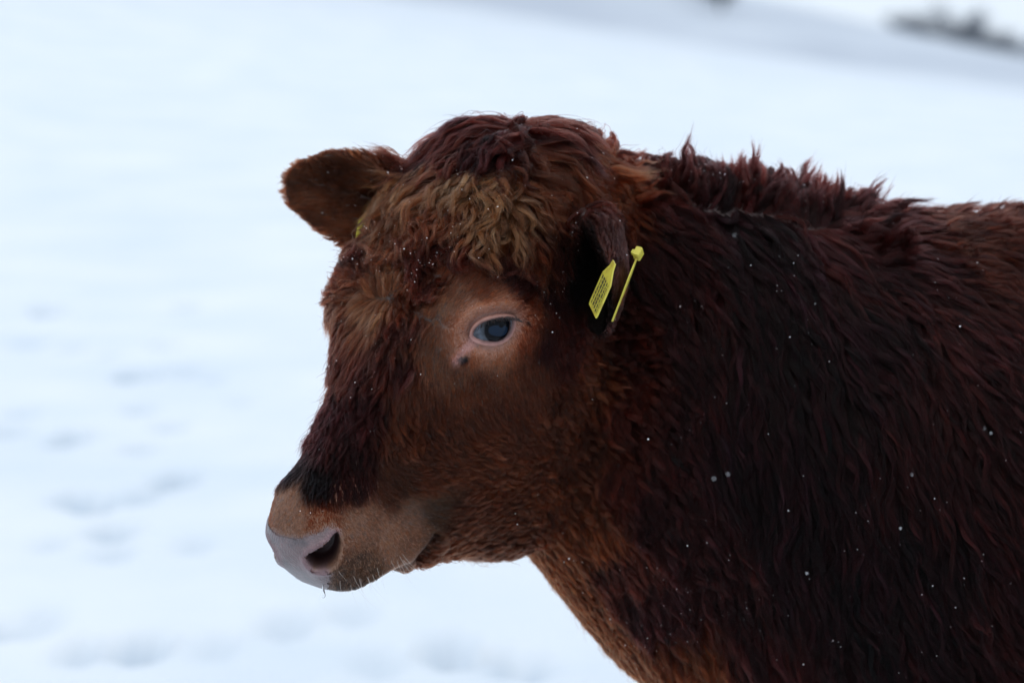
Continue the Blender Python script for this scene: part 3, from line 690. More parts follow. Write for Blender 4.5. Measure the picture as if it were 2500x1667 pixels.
def grow_fur():
    t0 = time.time()
    nr = get_normals(body_me)
    bvh = BVHTree.FromPolygons([Vector(v) for v in co], [tuple(p.vertices) for p in body_me.polygons])
    # hair field on a thinned set of vertices -> evaluate at every vertex
    P, D, L, LF, CU, CO, CL = [], [], [], [], [], [], []
    for (px, py, dx, dy, ln, lf, cu, colr, cl) in CTL:
        d = FWD + RT*(px-1250)/FPX - UP*(py-833.5)/FPX; d /= np.linalg.norm(d)
        hit = bvh.ray_cast(Vector(CAMP), Vector(d))
        if hit[0] is None:
            # beyond the bare silhouette: nearest skin
            q = W(px, py, .06); hit = bvh.find_nearest(Vector(q))
        p, n = np.array(hit[0]), np.array(hit[1])
        v = RT*dx - UP*dy; v = v - n*(v@n); v /= np.linalg.norm(v)+1e-9
        head = (px < 1420) and not (px > 1300 and py > 1280)
        for mir in ((0, 1) if head else (0,)):
            if mir:
                x_ = (p-HO)@HL-XO((p-HO)@HA)
                if x_ < .035: continue
                p = p-2*x_*HL; v = v-2*(v@HL)*HL
            P.append(p); D.append(v); L.append(ln/1000.); LF.append(lf); CU.append(cu/1000.); CO.append(colr); CL.append(cl/1000.)
    # far side and the parts out of the frame: the same coat
    for X in np.arange(.15, 1.5, .15):
        for z in (.85, .65, .45):
            for sgn in (-1, 1):
                if sgn < 0 and X < .56: continue
                c = np.array([X, neck_y(X), z]) + BY*sgn*.3
                h = bvh.find_nearest(Vector(c))
                n = np.array(h[1]); v = np.array([.3, .0, -.9]); v = v-n*(v@n); v /= np.linalg.norm(v)
                P.append(np.array(h[0])); D.append(v); L.append(.05); LF.append(.4); CU.append(.004); CO.append(C_DRK); CL.append(.012)
        c = np.array([X, neck_y(X)+.03, 1.2]); h = bvh.find_nearest(Vector(c))
        if X > .56:
            P.append(np.array(h[0])); D.append(np.array([1., .2, 0])); L.append(.045); LF.append(.5); CU.append(.003); CO.append(C_BACK); CL.append(.010)
    for X in (.4, 1.2):
        for s_ in (-.12, .12):
            for z in (.05, .2, .3):
                P.append(np.array([X, neck_y(X), z])+BY*s_); D.append(np.array([.1, 0, -1])); L.append(.012); LF.append(.3); CU.append(0.); CO.append(C_RED); CL.append(.006)
    P, D, L, LF, CU, CO, CL = map(np.array, (P, D, L, LF, CU, CO, CL))
    kd = KDTree(len(P))
    for i, p in enumerate(P): kd.insert(p, i)
    kd.balance()
    # evaluate
    nC = 10
    fD = np.empty((N, 3)); fS = np.empty((N, 7))
    step = 4000
    S = np.concatenate([L[:, None], LF[:, None], CU[:, None], CO, CL[:, None]], 1)
    for i0 in range(0, N, step):
        q = co[i0:i0+step]; dd = ((q[:, None]-P[None])**2).sum(-1)
        k = np.argpartition(dd, nC, 1)[:, :nC]
        dk = np.take_along_axis(dd, k, 1); d0 = dk.min(1, keepdims=True)
        w = np.exp(-dk/(2*(.014**2)+.40*d0)) / (dk+.004**2)**1.3
        w /= w.sum(1, keepdims=True)
        fD[i0:i0+step] = (w[..., None]*D[k]).sum(1); fS[i0:i0+step] = (w[..., None]*S[k]).sum(1)
    fL, fLift, fCurl, fCol, fCl = fS[:, 0], fS[:, 1], fS[:, 2], fS[:, 3:6], fS[:, 6]
    # ears: comb along the leaf, fringe at the rim
    EARW = np.zeros(N); EARID = np.full(N, -1)
    hv = np.concatenate([build_head()[0], build_neck()[0]])
    khead = KDTree(len(hv))
    for i, p in enumerate(hv): khead.insert(p, i)
    khead.balance()
    for ei, e in enumerate(EARS):
        b_, t_ = np.array(e['base']), np.array(e['tip']); Le = np.linalg.norm(t_-b_); ax = (t_-b_)/Le
        q = co-b_-np.asarray(e['bend'])*.7; u = q@ax/Le; nn = np.array(e['nrm'], float); nn -= ax*(nn@ax); nn /= np.linalg.norm(nn); wd = np.cross(nn, ax)
        off = q@wd; dp = q@nn
        w = smooth01(u, (.02, .18)[ei], (.16, .34)[ei])*(u < 1.12)*(np.abs(off) < .075)*(np.abs(dp) < .06)
        cand = np.where(w > 0)[0]
        if ei == 0: w[cand] *= smooth01(np.array([khead.find(p)[2] for p in co[cand].tolist()]), .008, .018)
        rim = smooth01(np.abs(off)/e['half'], .70, 1.0)
        v = ax[None] + (wd[None]*np.sign(off)[:, None])*(.25+1.0*rim[:, None])
        v -= nr*(v*nr).sum(1)[:, None]
        fD[:] = fD*(1-w[:, None]) + v*w[:, None]
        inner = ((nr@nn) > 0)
        base_c = np.where(inner[:, None], np.array([(.006, .003, .0025), (.062, .0195, .0095)][ei]), np.array([(.062, .024, .020), (.022, .006, .004)][ei]))  # near ear's inside is near-black: shade of the hollow put into the hair colour
        ln = np.where(inner, (.006, .008)[ei], (.009, .006)[ei])+(.003, .009)[ei]*rim*np.where((ei == 1) & (off*np.sign(wd[2]) > 0), .45, 1)
        for arr, val in ((fL, ln), (fLift, .22+.35*rim), (fCurl, .0003), (fCl, .005)):
            arr[:] = arr*(1-w)+val*w
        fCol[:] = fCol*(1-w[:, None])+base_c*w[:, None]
        EARID[w > .5] = ei; EARW = np.maximum(EARW, w)
    tone = np.exp(.28*value_noise(co, .028, 21)+.20*value_noise(co, .011, 22))*np.exp(EARW*1.1*value_noise(co*np.array([.6, 1, 1.]), .020, 23))
    fCol *= tone[:, None]
    # bald places
    bald = np.maximum.reduce([1-smooth01(sd, 8, 30), 1-smooth01(sdp, -9, 16), 1-smooth01(sdn, -2, 8), np.where(co[:, 2] < .05, 1., 0)])
    spotm = 1-smooth01(spot, 3, 9); fCol[:] = fCol*(1-spotm[:, None])+np.array((.006, .006, .008))*spotm[:, None]
    mthm = np.exp(-(sdm/7.)**2)*.8; fCol[:] = fCol*(1-mthm[:, None])+np.array((.012, .005, .004))*mthm[:, None]; fL[:] = fL*(1-.5*mthm)  # hair along the mouth crease darkened to paint its shade
    canm = (1-smooth01(dcan, 3, 14))*.7; fCol[:] = fCol*(1-canm[:, None])+np.array((.38, .21, .18))*canm[:, None]
    lidm = 1-smooth01(sd, 8, 30); fCol[:] = fCol*(1-lidm[:, None])+np.array((.36, .18, .135))*lidm[:, None]
    fL[:] = fL*(1-.6*(1-smooth01(sd, 5, 60)))*(.4+.6*smooth01(sdp, -6, 30))
    # turn the direction with slow noise where the coat is long
    rough = smooth01(fL, .008, .04)
    ang = (value_noise(co, .045, 11)*.6 + value_noise(co, .020, 12)*.35)*rough*(.25+90*fCurl)
    fD -= nr*(fD*nr).sum(1)[:, None]; fD /= np.linalg.norm(fD, axis=1)[:, None]+1e-9
    bt = np.cross(nr, fD)
    fD = fD*np.cos(ang)[:, None]+bt*np.sin(ang)[:, None]
    # ---- sampling
    me = body_me; me.calc_loop_triangles()
    nt_ = len(me.loop_triangles); tri = np.empty(nt_*3, np.int32); me.loop_triangles.foreach_get('vertices', tri); tri = tri.reshape(-1, 3)
    A = co[tri]; area = np.linalg.norm(np.cross(A[:, 1]-A[:, 0], A[:, 2]-A[:, 0]), axis=1)/2
    ctr = A.mean(1); pxc = proj(ctr)
    nv = nr[tri].mean(1); view = CAMP-ctr; view /= np.linalg.norm(view, axis=1)[:, None]
    fac = (nv*view).sum(1)
    vis = smooth01(fac, -.75, -.25)
    inf = (pxc[:, 0] < 2750) & (pxc[:, 1] < 1900)
    vis = np.where(inf, .12+.88*vis, .06)
    tb = bald[tri].mean(1)
    tL, tCl = fL[tri].mean(1), fCl[tri].mean(1)
    # strands per square metre by length: short velvet is dense
    dens = np.interp(tL*1000, [2, 4, 7, 12, 25, 40, 55], [3.0e6, 2.7e6, 2.3e6, 1.75e6, 1.1e6, .86e6, .68e6])
    def sample(wt, n):
        c = np.cumsum(wt); r = rng.random(n)*c[-1]; ti = np.searchsorted(c, r)
        a, b = rng.random(n), rng.random(n); f = a+b > 1; a[f], b[f] = 1-a[f], 1-b[f]
        w = np.stack([1-a-b, a, b], 1)
        return ti, w
    def interp(ti, w, arr):
        if arr.ndim == 1: return (arr[tri[ti]]*w).sum(1)
        return (arr[tri[ti]]*w[..., None]).sum(1)
    gw = area*vis*(1-tb)/np.maximum(tCl, .003)**2*1.5
    ng = int(gw.sum()); gt, gwt = sample(gw, ng)
    G0 = interp(gt, gwt, co); Gn = interp(gt, gwt, nr); Gn /= np.linalg.norm(Gn, axis=1)[:, None]
    Gd = interp(gt, gwt, fD); GL = interp(gt, gwt, fL)*rng.uniform(.75, 1.2, ng); Glift = interp(gt, gwt, fLift)*rng.uniform(.75, 1.25, ng)
    spike = (Glift > np.where(G0[:, 0] > .36, .2, .42)) & (GL > .022) & (GL < .06) & (rng.random(ng) < .22) & (G0[:, 2] > .86) & (Gn[:, 2] > .35) & (G0[:, 0] > .085) & (G0[:, 0] < .62)
    Glift[spike] = rng.uniform(1.0, 1.45, spike.sum()); GL[spike] *= rng.uniform(.8, 1.3, spike.sum())*np.interp(G0[spike, 0], [.1, .36, .42], [1, 1, .5])
    Gc = interp(gt, gwt, fCurl)*rng.uniform(.4, 1.5, ng); Gcl = interp(gt, gwt, fCl)
    K = 9
    kdv = KDTree(N)
    sub = np.arange(0, N)
    for i in range(N): kdv.insert(co[i], i)
    kdv.balance()
    G = np.empty((ng, K, 3)); G[:, 0] = G0
    pos = G0.copy(); n_ = Gn.copy(); d_ = Gd.copy(); find = kdv.find
    ph = rng.uniform(0, 2*math.pi, ng); wl = np.where(GL > .055, rng.uniform(.032, .060, ng), np.where(GL > .02, rng.uniform(.022, .042, ng), .02))
    cur = d_*np.cos(Glift)[:, None]+n_*np.sin(Glift)[:, None]
    long_ = GL > .009
    for k in range(1, K):
        t = k/(K-1)
        lift = Glift*(1-np.where(Glift > .75, .40, 1.25)*t)   # stands up at the root, lies down towards the tip
        want = d_*np.cos(lift)[:, None]+n_*np.sin(lift)[:, None]
        want[:, 2] -= np.where(Glift < .75, .25*t, 0.0)*(GL > .02)
        cur = cur*.45+want*.55; cur /= np.linalg.norm(cur, axis=1)[:, None]
        pos = pos+cur*(GL/(K-1))[:, None]
        idx = np.array([find(p)[1] for p in pos[long_].tolist()])
        if len(idx):
            v, vn, vd = co[idx], nr[idx], fD[idx]
            hgt = ((pos[long_]-v)*vn).sum(1); need = np.minimum(.004, GL[long_]*.12)*min(1, t*3)
            pos[long_] += vn*np.maximum(need-hgt, 0)[:, None]
            n_[long_] = vn; d_[long_] = d_[long_]*.5+vd*.5
        d_ /= np.linalg.norm(d_, axis=1)[:, None]+1e-9
        b_ = np.cross(n_, d_)
        th = ph+2*math.pi*t*GL/wl
        amp = Gc*smooth01(np.array(t), 0, .5)
        G[:, k] = pos+b_*(amp*np.sin(th))[:, None]+n_*(amp*.6*(1+np.cos(th)))[:, None]
    # locks of locks: guides gather towards a parent guide
    par = np.where((rng.random(ng) < .16) & (GL > .016))[0]
    kp = KDTree(len(par))
    for i, j in enumerate(par): kp.insert(G0[j], i)
    kp.balance()
    li = np.where(GL > .012)[0]
    pi = par[np.array([kp.find(p)[1] for p in G0[li].tolist()])]
    dist_ = np.linalg.norm(G0[li]-G0[pi], axis=1)
    gpull = rng.uniform(.35, .75, len(li))*smooth01(GL[li], .012, .03)*(1-smooth01(dist_/Gcl[li], 2.2, 4.0))
    tt = smooth01(np.linspace(0, 1, K), .05, 1.0)
    shape = G[pi]-G0[pi][:, None]+G0[li][:, None]*0+G0[pi][:, None]
    G[li] = G[li]+(shape-G[li])*(gpull[:, None]*tt[None])[..., None]
    print('guides', ng, round(time.time()-t0, 1))
    sw = area*vis*(1-tb)*dens*1.0
    ns = int(sw.sum()); st, swt = sample(sw, ns)
    S0 = interp(st, swt, co)-0
    kg = KDTree(ng)
    for i in range(ng): kg.insert(G0[i], i)
    kg.balance(); fg = kg.find
    cl = interp(st, swt, fCl)
    jit = S0+rng.normal(0, 1, (ns, 3))*(cl*.10)[:, None]
    gi = np.array([fg(p)[1] for p in jit.tolist()])
    offs = S0-G0[gi]
    ln = np.clip(rng.normal(.93, .13, ns), .45, 1.25)
    shortf = rng.random(ns) < .25; ln[shortf] *= rng.uniform(.4, .8, shortf.sum())
    # strand = guide, resampled to its length, pulled together at the tip
    fly = rng.random(ns) < np.where(GL[gi] > .02, .06, .03)
    clp = np.where(fly, rng.uniform(.0, .35, ns), rng.uniform(.62, .97, ns))*smooth01(GL[gi], .002, .014)
    KS = 7; ts = np.linspace(0, 1, KS)
    out = np.empty((ns, KS, 3), np.float32)
    Gg = G[gi]
    rv = rng.normal(0, 1, (ns, 3)); rv2 = rng.normal(0, 1, (ns, 3))
    sc = np.minimum(GL[gi]*.045, .0011)*np.where(fly, 4.5, 1)
    for k, t in enumerate(ts):
        u = np.clip(t*ln*(K-1), 0, K-1.0001); i = u.astype(int); f = (u-i)[:, None]
        g = Gg[np.arange(ns), i]*(1-f)+Gg[np.arange(ns), i+1]*f
        ex = np.maximum(t*ln-1, 0)[:, None]*(Gg[:, K-1]-Gg[:, K-2])*(K-1)
        pull = (1-clp*smooth01(np.array(t), .02, .85))[:, None]
        out[:, k] = g+ex+offs*pull+rv*(sc*t*t)[:, None]+rv2*(sc*.6*math.sin(math.pi*t))[:, None]
    colr = interp(st, swt, fCol)
    gtone = np.exp(rng.normal(0, 1, ng)*(.10+.30*smooth01(GL, .004, .022)+.10*smooth01(GL, .045, .065)))[gi]*np.exp(rng.normal(0, .30, ns))
    warm = rng.normal(0, .10, ng)[gi]
    colr = colr*gtone[:, None]*np.stack([1+warm, np.ones(ns), 1-warm], 1)
    colr = np.clip(colr, .003, .6)
    rad0 = np.interp(interp(st, swt, fL)*1000, [3, 8, 20, 45], [.00014, .00017, .00020, .00024])*rng.uniform(.7, 1.25, ns)
    visS = vis[st]; rad0 = rad0*np.interp(visS, [.06, .3, 1], [2.2, 1.6, 1.0])
    # ---- split into named coats
    pt, px_, ph_ = Hinv(S0)
    ear = interp(st, swt, EARW) > .5; eid = EARID[tri[st][:, 0]]
    reg = np.full(ns, 0)
    inhead = (pt > -.05) & (pt < .5) & (np.abs(px_) < .125) & (ph_ > -.30)
    pxs = proj(S0)
    fore = inhead & (ph_ > -.065) & (pt < .28) & (np.abs(px_) < .12) & (interp(st, swt, fL) > .02)
    reg[inhead] = 2; reg[fore] = 1
    crest = (~inhead) & (interp(st, swt, fLift) > .50)
    reg[crest] = 3; reg[ear & (eid == 0)] = 4; reg[ear & (eid == 1)] = 5
    names = {0: ('coat', 'long dark wet locks of neck and flank'), 1: ('forelock', 'curly tan and russet hair over the forehead'), 2: ('face_fur', 'short brown hair of cheek and muzzle'),
             3: ('mane', 'spiky tufts standing up along the crest'), 4: ('ear_fur', 'hair on the drooping near ear'), 5: ('ear_fur', 'hair on the far ear pointing left')}
    hm_wet, hm_dry = hair_material(1.175, .16), hair_material(1.15, .24)
    for r, (nme, lab) in names.items():
        k = np.where(reg == r)[0]
        if len(k) == 0: continue
        cv = bpy.data.hair_curves.new(nme); cv.add_curves([KS]*len(k))
        cv.attributes['position'].data.foreach_set('vector', out[k].ravel())
        prof = np.array([1, 1, .95, .85, .7, .48, .16])
        ra = cv.attributes.get('radius') or cv.attributes.new('radius', 'FLOAT', 'POINT')
        ra.data.foreach_set('value', (rad0[k][:, None]*prof[None]).astype(np.float32).ravel())
        ca = cv.attributes.new('haircol', 'FLOAT_COLOR', 'CURVE')
        ca.data.foreach_set('color', np.concatenate([colr[k], np.ones((len(k), 1))], 1).astype(np.float32).ravel())
        cv.materials.append(hm_wet if r in (0, 3) else hm_dry)
        o = bpy.data.objects.new(nme, cv); COL.objects.link(o); parent(o, calf)
        o['kind'] = 'stuff'; o['label'] = lab
    print('strands', ns, round(time.time()-t0, 1))
    return out, reg, S0, pxs
def hair_material(ior, rough):
    m = bpy.data.materials.new('hair'); m.use_nodes = True; nt = m.node_tree; nt.nodes.clear()
    o = node(nt, 'ShaderNodeOutputMaterial'); h = node(nt, 'ShaderNodeBsdfHairPrincipled')
    h.model = 'CHIANG'; h.parametrization = 'COLOR'
    at = node(nt, 'ShaderNodeAttribute', attribute_name='haircol')
    nt.links.new(at.outputs['Color'], h.inputs['Color'])
    h.inputs['Roughness'].default_value = rough; h.inputs['Radial Roughness'].default_value = .45; h.inputs['Coat'].default_value = 0.0
    h.inputs['Random Roughness'].default_value = .2; h.inputs['IOR'].default_value = ior
    nt.links.new(h.outputs[0], o.inputs[0])
    return m
SC.cycles_curves.shape = 'RIBBONS'; SC.cycles_curves.subdivisions = 2
if FUR:
    STR, REG, ROOT, RPX = grow_fur()
print('TIME', round(time.time()-T0, 1))

# ------------------------------------------------------------------ lashes, whiskers, drop
def strands(name, curves, radius, colr, label):
    cv = bpy.data.hair_curves.new(name); n = len(curves[0]); cv.add_curves([n]*len(curves))
    cv.attributes['position'].data.foreach_set('vector', np.array(curves, np.float32).ravel())
    ra = cv.attributes.get('radius') or cv.attributes.new('radius', 'FLOAT', 'POINT')
    ra.data.foreach_set('value', np.tile(radius*np.linspace(1, .15, n), len(curves)).astype(np.float32))
    m, nt, b = mat(name); b.inputs['Base Color'].default_value = (*colr, 1); b.inputs['Roughness'].default_value = .4
    cv.materials.append(m)
    o = bpy.data.objects.new(name, cv); COL.objects.link(o); parent(o, calf); o['kind'] = 'stuff'; o['label'] = label
    return o
def lid_point(px, py):
    d = FWD + RT*(px-1250)/FPX - UP*(py-833.5)/FPX; d /= np.linalg.norm(d)
    o_ = CAMP-EYE_C; B_ = o_@d; C_ = o_@o_-(EYE_R+.003)**2
    return CAMP + d*(-B_-math.sqrt(max(B_*B_-C_, 0)))
L_ = []
for i in range(80):
    u = rng.random(); px = 1168+u*98; py = np.interp(px, [1164, 1184, 1213, 1241, 1264], [802, 785, 776, 773, 776])+rng.normal(0, 1.2)
    p = lid_point(px, py); out = (p-EYE_C); out /= np.linalg.norm(out)
    v = out*.75 + RT*(.25*(u-.35)+rng.normal(0, .12)) - UP*(.45+rng.normal(0, .1)); v /= np.linalg.norm(v)
    ln = rng.uniform(.006, .010)
    L_.append([p+v*ln*t + UP*(-.30*ln*math.sin(math.pi*t) + .35*ln*t*t) for t in np.linspace(0, 1, 6)])
strands('eyelash', L_, .00020, (.015, .010, .010), 'short dark lashes on the upper lid')
L_ = []
for i in range(22):
    px, py = rng.uniform(815, 990), 0
    py = np.interp(px, [830, 900, 950, 985], [1432, 1432, 1412, 1392])-rng.uniform(0, 45)
    h_, n_ = shoot(px, py)
    if h_ is None: continue
    v = n_*.6 + RT*(.10+rng.normal(0, .35)) - UP*(1.0); v /= np.linalg.norm(v); ln = rng.uniform(.012, .034)
    L_.append([h_+v*ln*t + RT*(.25*ln*t*t) for t in np.linspace(0, 1, 6)])
strands('whisker', L_, .00010, (.62, .58, .54), 'pale whiskers under the lip')
def revolve(prof, n=16):
    a = np.arange(n)*2*math.pi/n
    return np.array([[(r*math.cos(t), r*math.sin(t), z) for t in a] for r, z in prof])
gm, gnt, gb = mat('water'); gb.inputs['Base Color'].default_value = (1, 1, 1, 1); gb.inputs['Roughness'].default_value = .02; gb.inputs['IOR'].default_value = 1.33; gb.inputs['Transmission Weight'].default_value = 1
h_, n_ = shoot(790, 1420)
if h_ is not None:
    dp = W(789, 1434, h_[1]+.004)
    V, F = loft(revolve([(.0004, .004), (.0007, .001), (.0012, -.002), (.0020, -.0055), (.0023, -.0075), (.0018, -.0095), (.0007, -.0104)])+dp)
    o = mesh_obj('water_drop', V, F, gm); tag(o, 'clear water drop hanging below the grey nose of the calf', 'water drop')

# ------------------------------------------------------------------ ear tags
ym, ynt, yb = mat('tag_plastic')
yb.inputs['Base Color'].default_value = (.62, .52, .045, 1); yb.inputs['Roughness'].default_value = .42
yb.inputs['Subsurface Weight'].default_value = 0.0
tcn = node(ynt, 'ShaderNodeTexCoord'); nzn = node(ynt, 'ShaderNodeTexNoise'); nzn.inputs['Scale'].default_value = 120; nzn.inputs['Detail'].default_value = 4
ynt.links.new(tcn.outputs['Object'], nzn.inputs['Vector'])
ycr = node(ynt, 'ShaderNodeValToRGB'); ycr.color_ramp.elements[0].position = .32; ycr.color_ramp.elements[0].color = (.36, .27, .04, 1)
ycr.color_ramp.elements[1].position = .5; ycr.color_ramp.elements[1].color = (.52, .45, .055, 1)
ynt.links.new(nzn.outputs[0], ycr.inputs[0]); ynt.links.new(ycr.outputs[0], yb.inputs['Base Color'])
im, _, ib = mat('tag_print'); ib.inputs['Base Color'].default_value = (.02, .025, .02, 1); ib.inputs['Roughness'].default_value = .6
def slab(name, o, u, v, th, m, par, taper=.55):
    """thin rounded plate: o top middle, u along its height, v half its width"""
    n = np.cross(u, v); n /= np.linalg.norm(n)
    prof = [(-taper*.55, 0), (taper*.55, 0), (taper*.75, .12), (1, .34), (1, .93), (.93, 1), (-.93, 1), (-1, .93), (-1, .34), (-taper*.75, .12)]
    A = [o+u*b+v*a-n*th/2 for a, b in prof]; B = [o+u*b+v*a+n*th/2 for a, b in prof]; k = len(prof)
    F = [tuple(range(k))[::-1], tuple(range(k, 2*k))]+[(i, (i+1) % k, k+(i+1) % k, k+i) for i in range(k)]
    ob = mesh_obj(name, np.array(A+B), F, m, smooth=False)
    bv_ = ob.modifiers.new('b', 'BEVEL'); bv_.width = .0004; bv_.segments = 2
    ob.parent = par; ob.matrix_parent_inverse = Matrix.Translation(-Vector(par.location))
    return ob, n
def ear_tag(fo, fu, fv, bo, bu, bvv, so, sdirn, label, flip=1):
    t = bpy.data.objects.new('ear_tag', None); COL.objects.link(t); t.location = Vector((fo+bo)/2)
    tag(t, label, 'ear tag', 'yellow ear tags of the calf')
    f, n = slab('front_panel', fo, fu, fv, .0016, ym, t)
    n = n*np.sign(n@(CAMP-fo))
    # printed rows of figures along the plate
    V, F = [], []
    r = np.random.default_rng(5)
    for row, hw in ((-.62, .10), (-.25, .13), (.12, .13), (.48, .10), (.74, .05)):
        b0 = .36
        while b0 < .90:
            b1 = b0+r.uniform(.03, .09); w2 = hw*r.uniform(.6, 1.0)
            i = len(V)
            for a, b in ((row-w2, b0), (row+w2, b0), (row+w2, b1), (row-w2, b1)): V.append(fo+fu*b+fv*a+n*.00105)
            F.append((i, i+1, i+2, i+3)); b0 = b1+r.uniform(.010, .022)
    p = mesh_obj('print', np.array(V), F, im, smooth=False); p.parent = f
    slab('back_panel', bo, bu, bvv, .0016, ym, t)
    z = sdirn/np.linalg.norm(sdirn); x = np.cross(z, np.array([0, 0, 1.])); x /= np.linalg.norm(x); y = np.cross(z, x)
    prof = revolve([(.0030, -.003), (.0030, .0), (.0064, .0004), (.0068, .0012), (.0068, .0060), (.0060, .0070), (.0030, .0074), (.0004, .0075)], 4)
    V, F = loft((prof[..., :1]*x+prof[..., 1:2]*y+prof[..., 2:]*z)+so)
    s_ = mesh_obj('stud', V, F, ym, smooth=False); s_.parent = t; s_.matrix_parent_inverse = Matrix.Translation(-Vector(t.location))
    return t
ey = (EAR_N_BASE + (np.array(EARS[0]['tip'])-EAR_N_BASE)*.5)[1]
fo = W(1500, 640, ey-.064); fu = W(1447, 760, ey-.064)-fo; fv = np.array([.0030, -.0130, -.0058])
bo = W(1560, 616, ey-.030); bu = W(1496, 784, ey-.040)-bo; vw = bo-CAMP; vw /= np.linalg.norm(vw)
bvv = vw*.016 + np.array([.0006, 0, 0])
ear_tag(fo, fu, fv, bo, bu, bvv, W(1550, 617, ey-.034), np.array([.80, -.45, -.18]), 'yellow plastic tag with printed rows hanging in the near drooping ear')
fy = EAR_F_BASE[1]-.01
fo = W(912, 508, fy); fu = W(900, 578, fy)-fo
ear_tag(fo, fu, np.array([.013, .006, .002]), fo+np.array([.004, .018, 0]), fu, np.array([.013, .006, .002]), fo+np.array([.004, .022, -.003]), np.array([.2, 1, .1]), 'sliver of yellow tag in the far ear beside the forehead')

# ------------------------------------------------------------------ snow in the coat and in the air
sm, snt, sb = mat('snow_grain'); sb.inputs['Base Color'].default_value = (.9, .92, .95, 1); sb.inputs['Roughness'].default_value = .35
def grains(name, pts, rad, label):
    bm = bmesh.new(); bmesh.ops.create_icosphere(bm, subdivisions=1, radius=1.0)
    v0 = np.array([v.co[:] for v in bm.verts]); f0 = np.array([[v.index for v in f.verts] for f in bm.faces]); bm.free()
    n = len(pts)
    sc = rng.uniform(.6, 1.3, (n, 1, 3))*np.asarray(rad)[:, None, None]
    V = (v0[None]*(1+.25*rng.normal(0, 1, (n, len(v0), 1)))*sc+np.asarray(pts)[:, None]).reshape(-1, 3)
    F = (f0[None]+np.arange(n)[:, None, None]*len(v0)).reshape(-1, 3)
    o = mesh_obj(name, V, F.tolist(), sm, smooth=False); tag(o, label, kind='stuff')
    return o
if FUR:
    n = len(STR); tip = STR[:, 5].astype(float)
    vx = proj(tip); inside = (vx[:, 0] > 600) & (vx[:, 0] < 2700) & (vx[:, 1] > 200) & (vx[:, 1] < 1800)
    wgt = inside*np.where(REG == 0, .8, np.where(REG == 1, 1.6, np.where(REG == 3, 1.5, .05)))
    wgt = wgt*(.25+smooth01(value_noise(tip, .06, 31), -.1, .6))*np.where((REG == 2), 1, 1)
    wgt = wgt*np.interp(tip[:, 2], [.4, .7, .9, 1.0], [.35, .6, 1, 1.5])
    wgt /= wgt.sum(); k = rng.choice(n, 1900, p=wgt)
    pts = tip[k]+(CAMP-tip[k])/np.linalg.norm(CAMP-tip[k], axis=1)[:, None]*.0015
    grains('snow_specks', pts, np.clip(rng.lognormal(math.log(.00029), .42, len(k)), .0002, .0008), 'tiny white snow grains caught in the coat')
    q = np.array([W(rng.uniform(1700, 2500), rng.uniform(400, 1650), rng.uniform(-.55, -.2)) for i in range(12)])
    grains('falling_snow', q, rng.uniform(.0004, .0008, len(q)), 'few snowflakes drifting in the air before the flank')

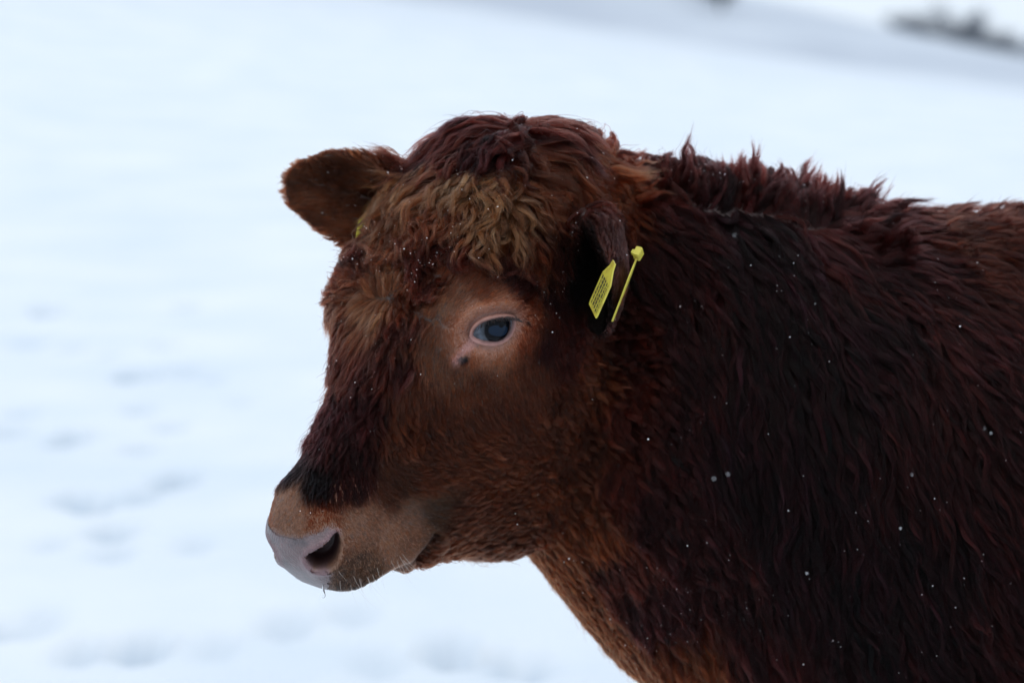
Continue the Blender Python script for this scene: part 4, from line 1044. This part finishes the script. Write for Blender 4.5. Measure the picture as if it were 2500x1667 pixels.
# ------------------------------------------------------------------ bushes and trees on the far hill
bk, _, bb = mat('bark'); bb.inputs['Base Color'].default_value = (.05, .045, .04, 1); bb.inputs['Roughness'].default_value = .9
tw, _, tb_ = mat('twigs'); tb_.inputs['Base Color'].default_value = (.22, .24, .27, 1); tb_.inputs['Roughness'].default_value = .9  # pale grey-blue: snow dusting and snowfall haze mixed into the twig colour
def far_ground(px, py, y):
    p = W(px, py, y); return np.array([p[0], y, float(ground_z0(np.array([p[0]]), np.array([y]))[0])])
def tree(name, base, hgt, spread, seed, label):
    r = np.random.default_rng(seed)
    t = bpy.data.objects.new(name, None); COL.objects.link(t); t.location = Vector(base)
    tag(t, label, 'tree' if 'tree' in name else 'bush', 'bare trees and bushes on the far hill')
    parts = [tube([base-[0, 0, .3], base+[r.normal(0, .05), 0, hgt*.35], base+[r.normal(0, .12), r.normal(0, .1), hgt*.7]], [hgt*.035, hgt*.026, hgt*.012], n=8)]
    tips = []
    for i in range(9):
        z = hgt*r.uniform(.12, .55); a = r.uniform(0, 6.28); e = base+[0, 0, z]; d = np.array([math.cos(a), math.sin(a), r.uniform(.5, 1.3)])
        ln = spread*r.uniform(.5, 1.0); q = e+d*ln
        parts.append(tube([e, e+d*ln*.5+[0, 0, .05*hgt], q], [hgt*.014, hgt*.009, hgt*.004], n=6)); tips.append((e, q))
    V, F = join(parts); o = mesh_obj('trunk', V, F, bk); parent(o, t)
    V, F = [], []
    for i in range(4200):
        e, q = tips[r.integers(len(tips))]; p = e+(q-e)*r.uniform(.35, 1.1)+r.normal(0, 1, 3)*np.array([spread*.22, spread*.22, hgt*.09])
        p[2] = max(p[2], base[2]+.05)
        d = r.normal(0, 1, 3)+[0, 0, .8]; d /= np.linalg.norm(d); s = np.cross(d, r.normal(0, 1, 3)); s /= np.linalg.norm(s)
        ln = hgt*r.uniform(.05, .13); w_ = hgt*.014; k = len(V)
        V += [p-s*w_, p+s*w_, p+d*ln]; F.append((k, k+1, k+2))
    o = mesh_obj('crown', np.array(V), F, tw, smooth=False); parent(o, t); o['kind'] = 'stuff'
for i, (px, py, y, h_, sp_, nm, lab) in enumerate([
    (1760, 22, 120, 2.6, 1.5, 'bush', 'dark round bush cut by the top edge of the picture'),
    (2215, 40, 204, 2.0, 1.6, 'bush', 'leftmost low bush of the row on the far ridge'),
    (2280, 66, 204, 2.6, 2.4, 'bush', 'second bush from the left on the far ridge'),
    (2345, 92, 203, 3.4, 2.2, 'bare_tree', 'tallest dark tree in the row on the far ridge'),
    (2405, 110, 204, 2.8, 2.4, 'bush', 'bush just right of the tallest tree on the far ridge'),
    (2455, 128, 203, 2.4, 1.8, 'bush', 'second bush from the right edge on the far ridge'),
    (2500, 140, 203, 2.2, 1.8, 'bush', 'rightmost bush of the ridge row, at the picture edge'),
    (1690, 0, 135, 2.0, 1.4, 'bush', 'faint bush left of the dark round one at the top edge')]):
    tree(nm, far_ground(px, py, float(y)), h_, sp_, 50+i, lab)
print('TIME', round(time.time()-T0, 1))
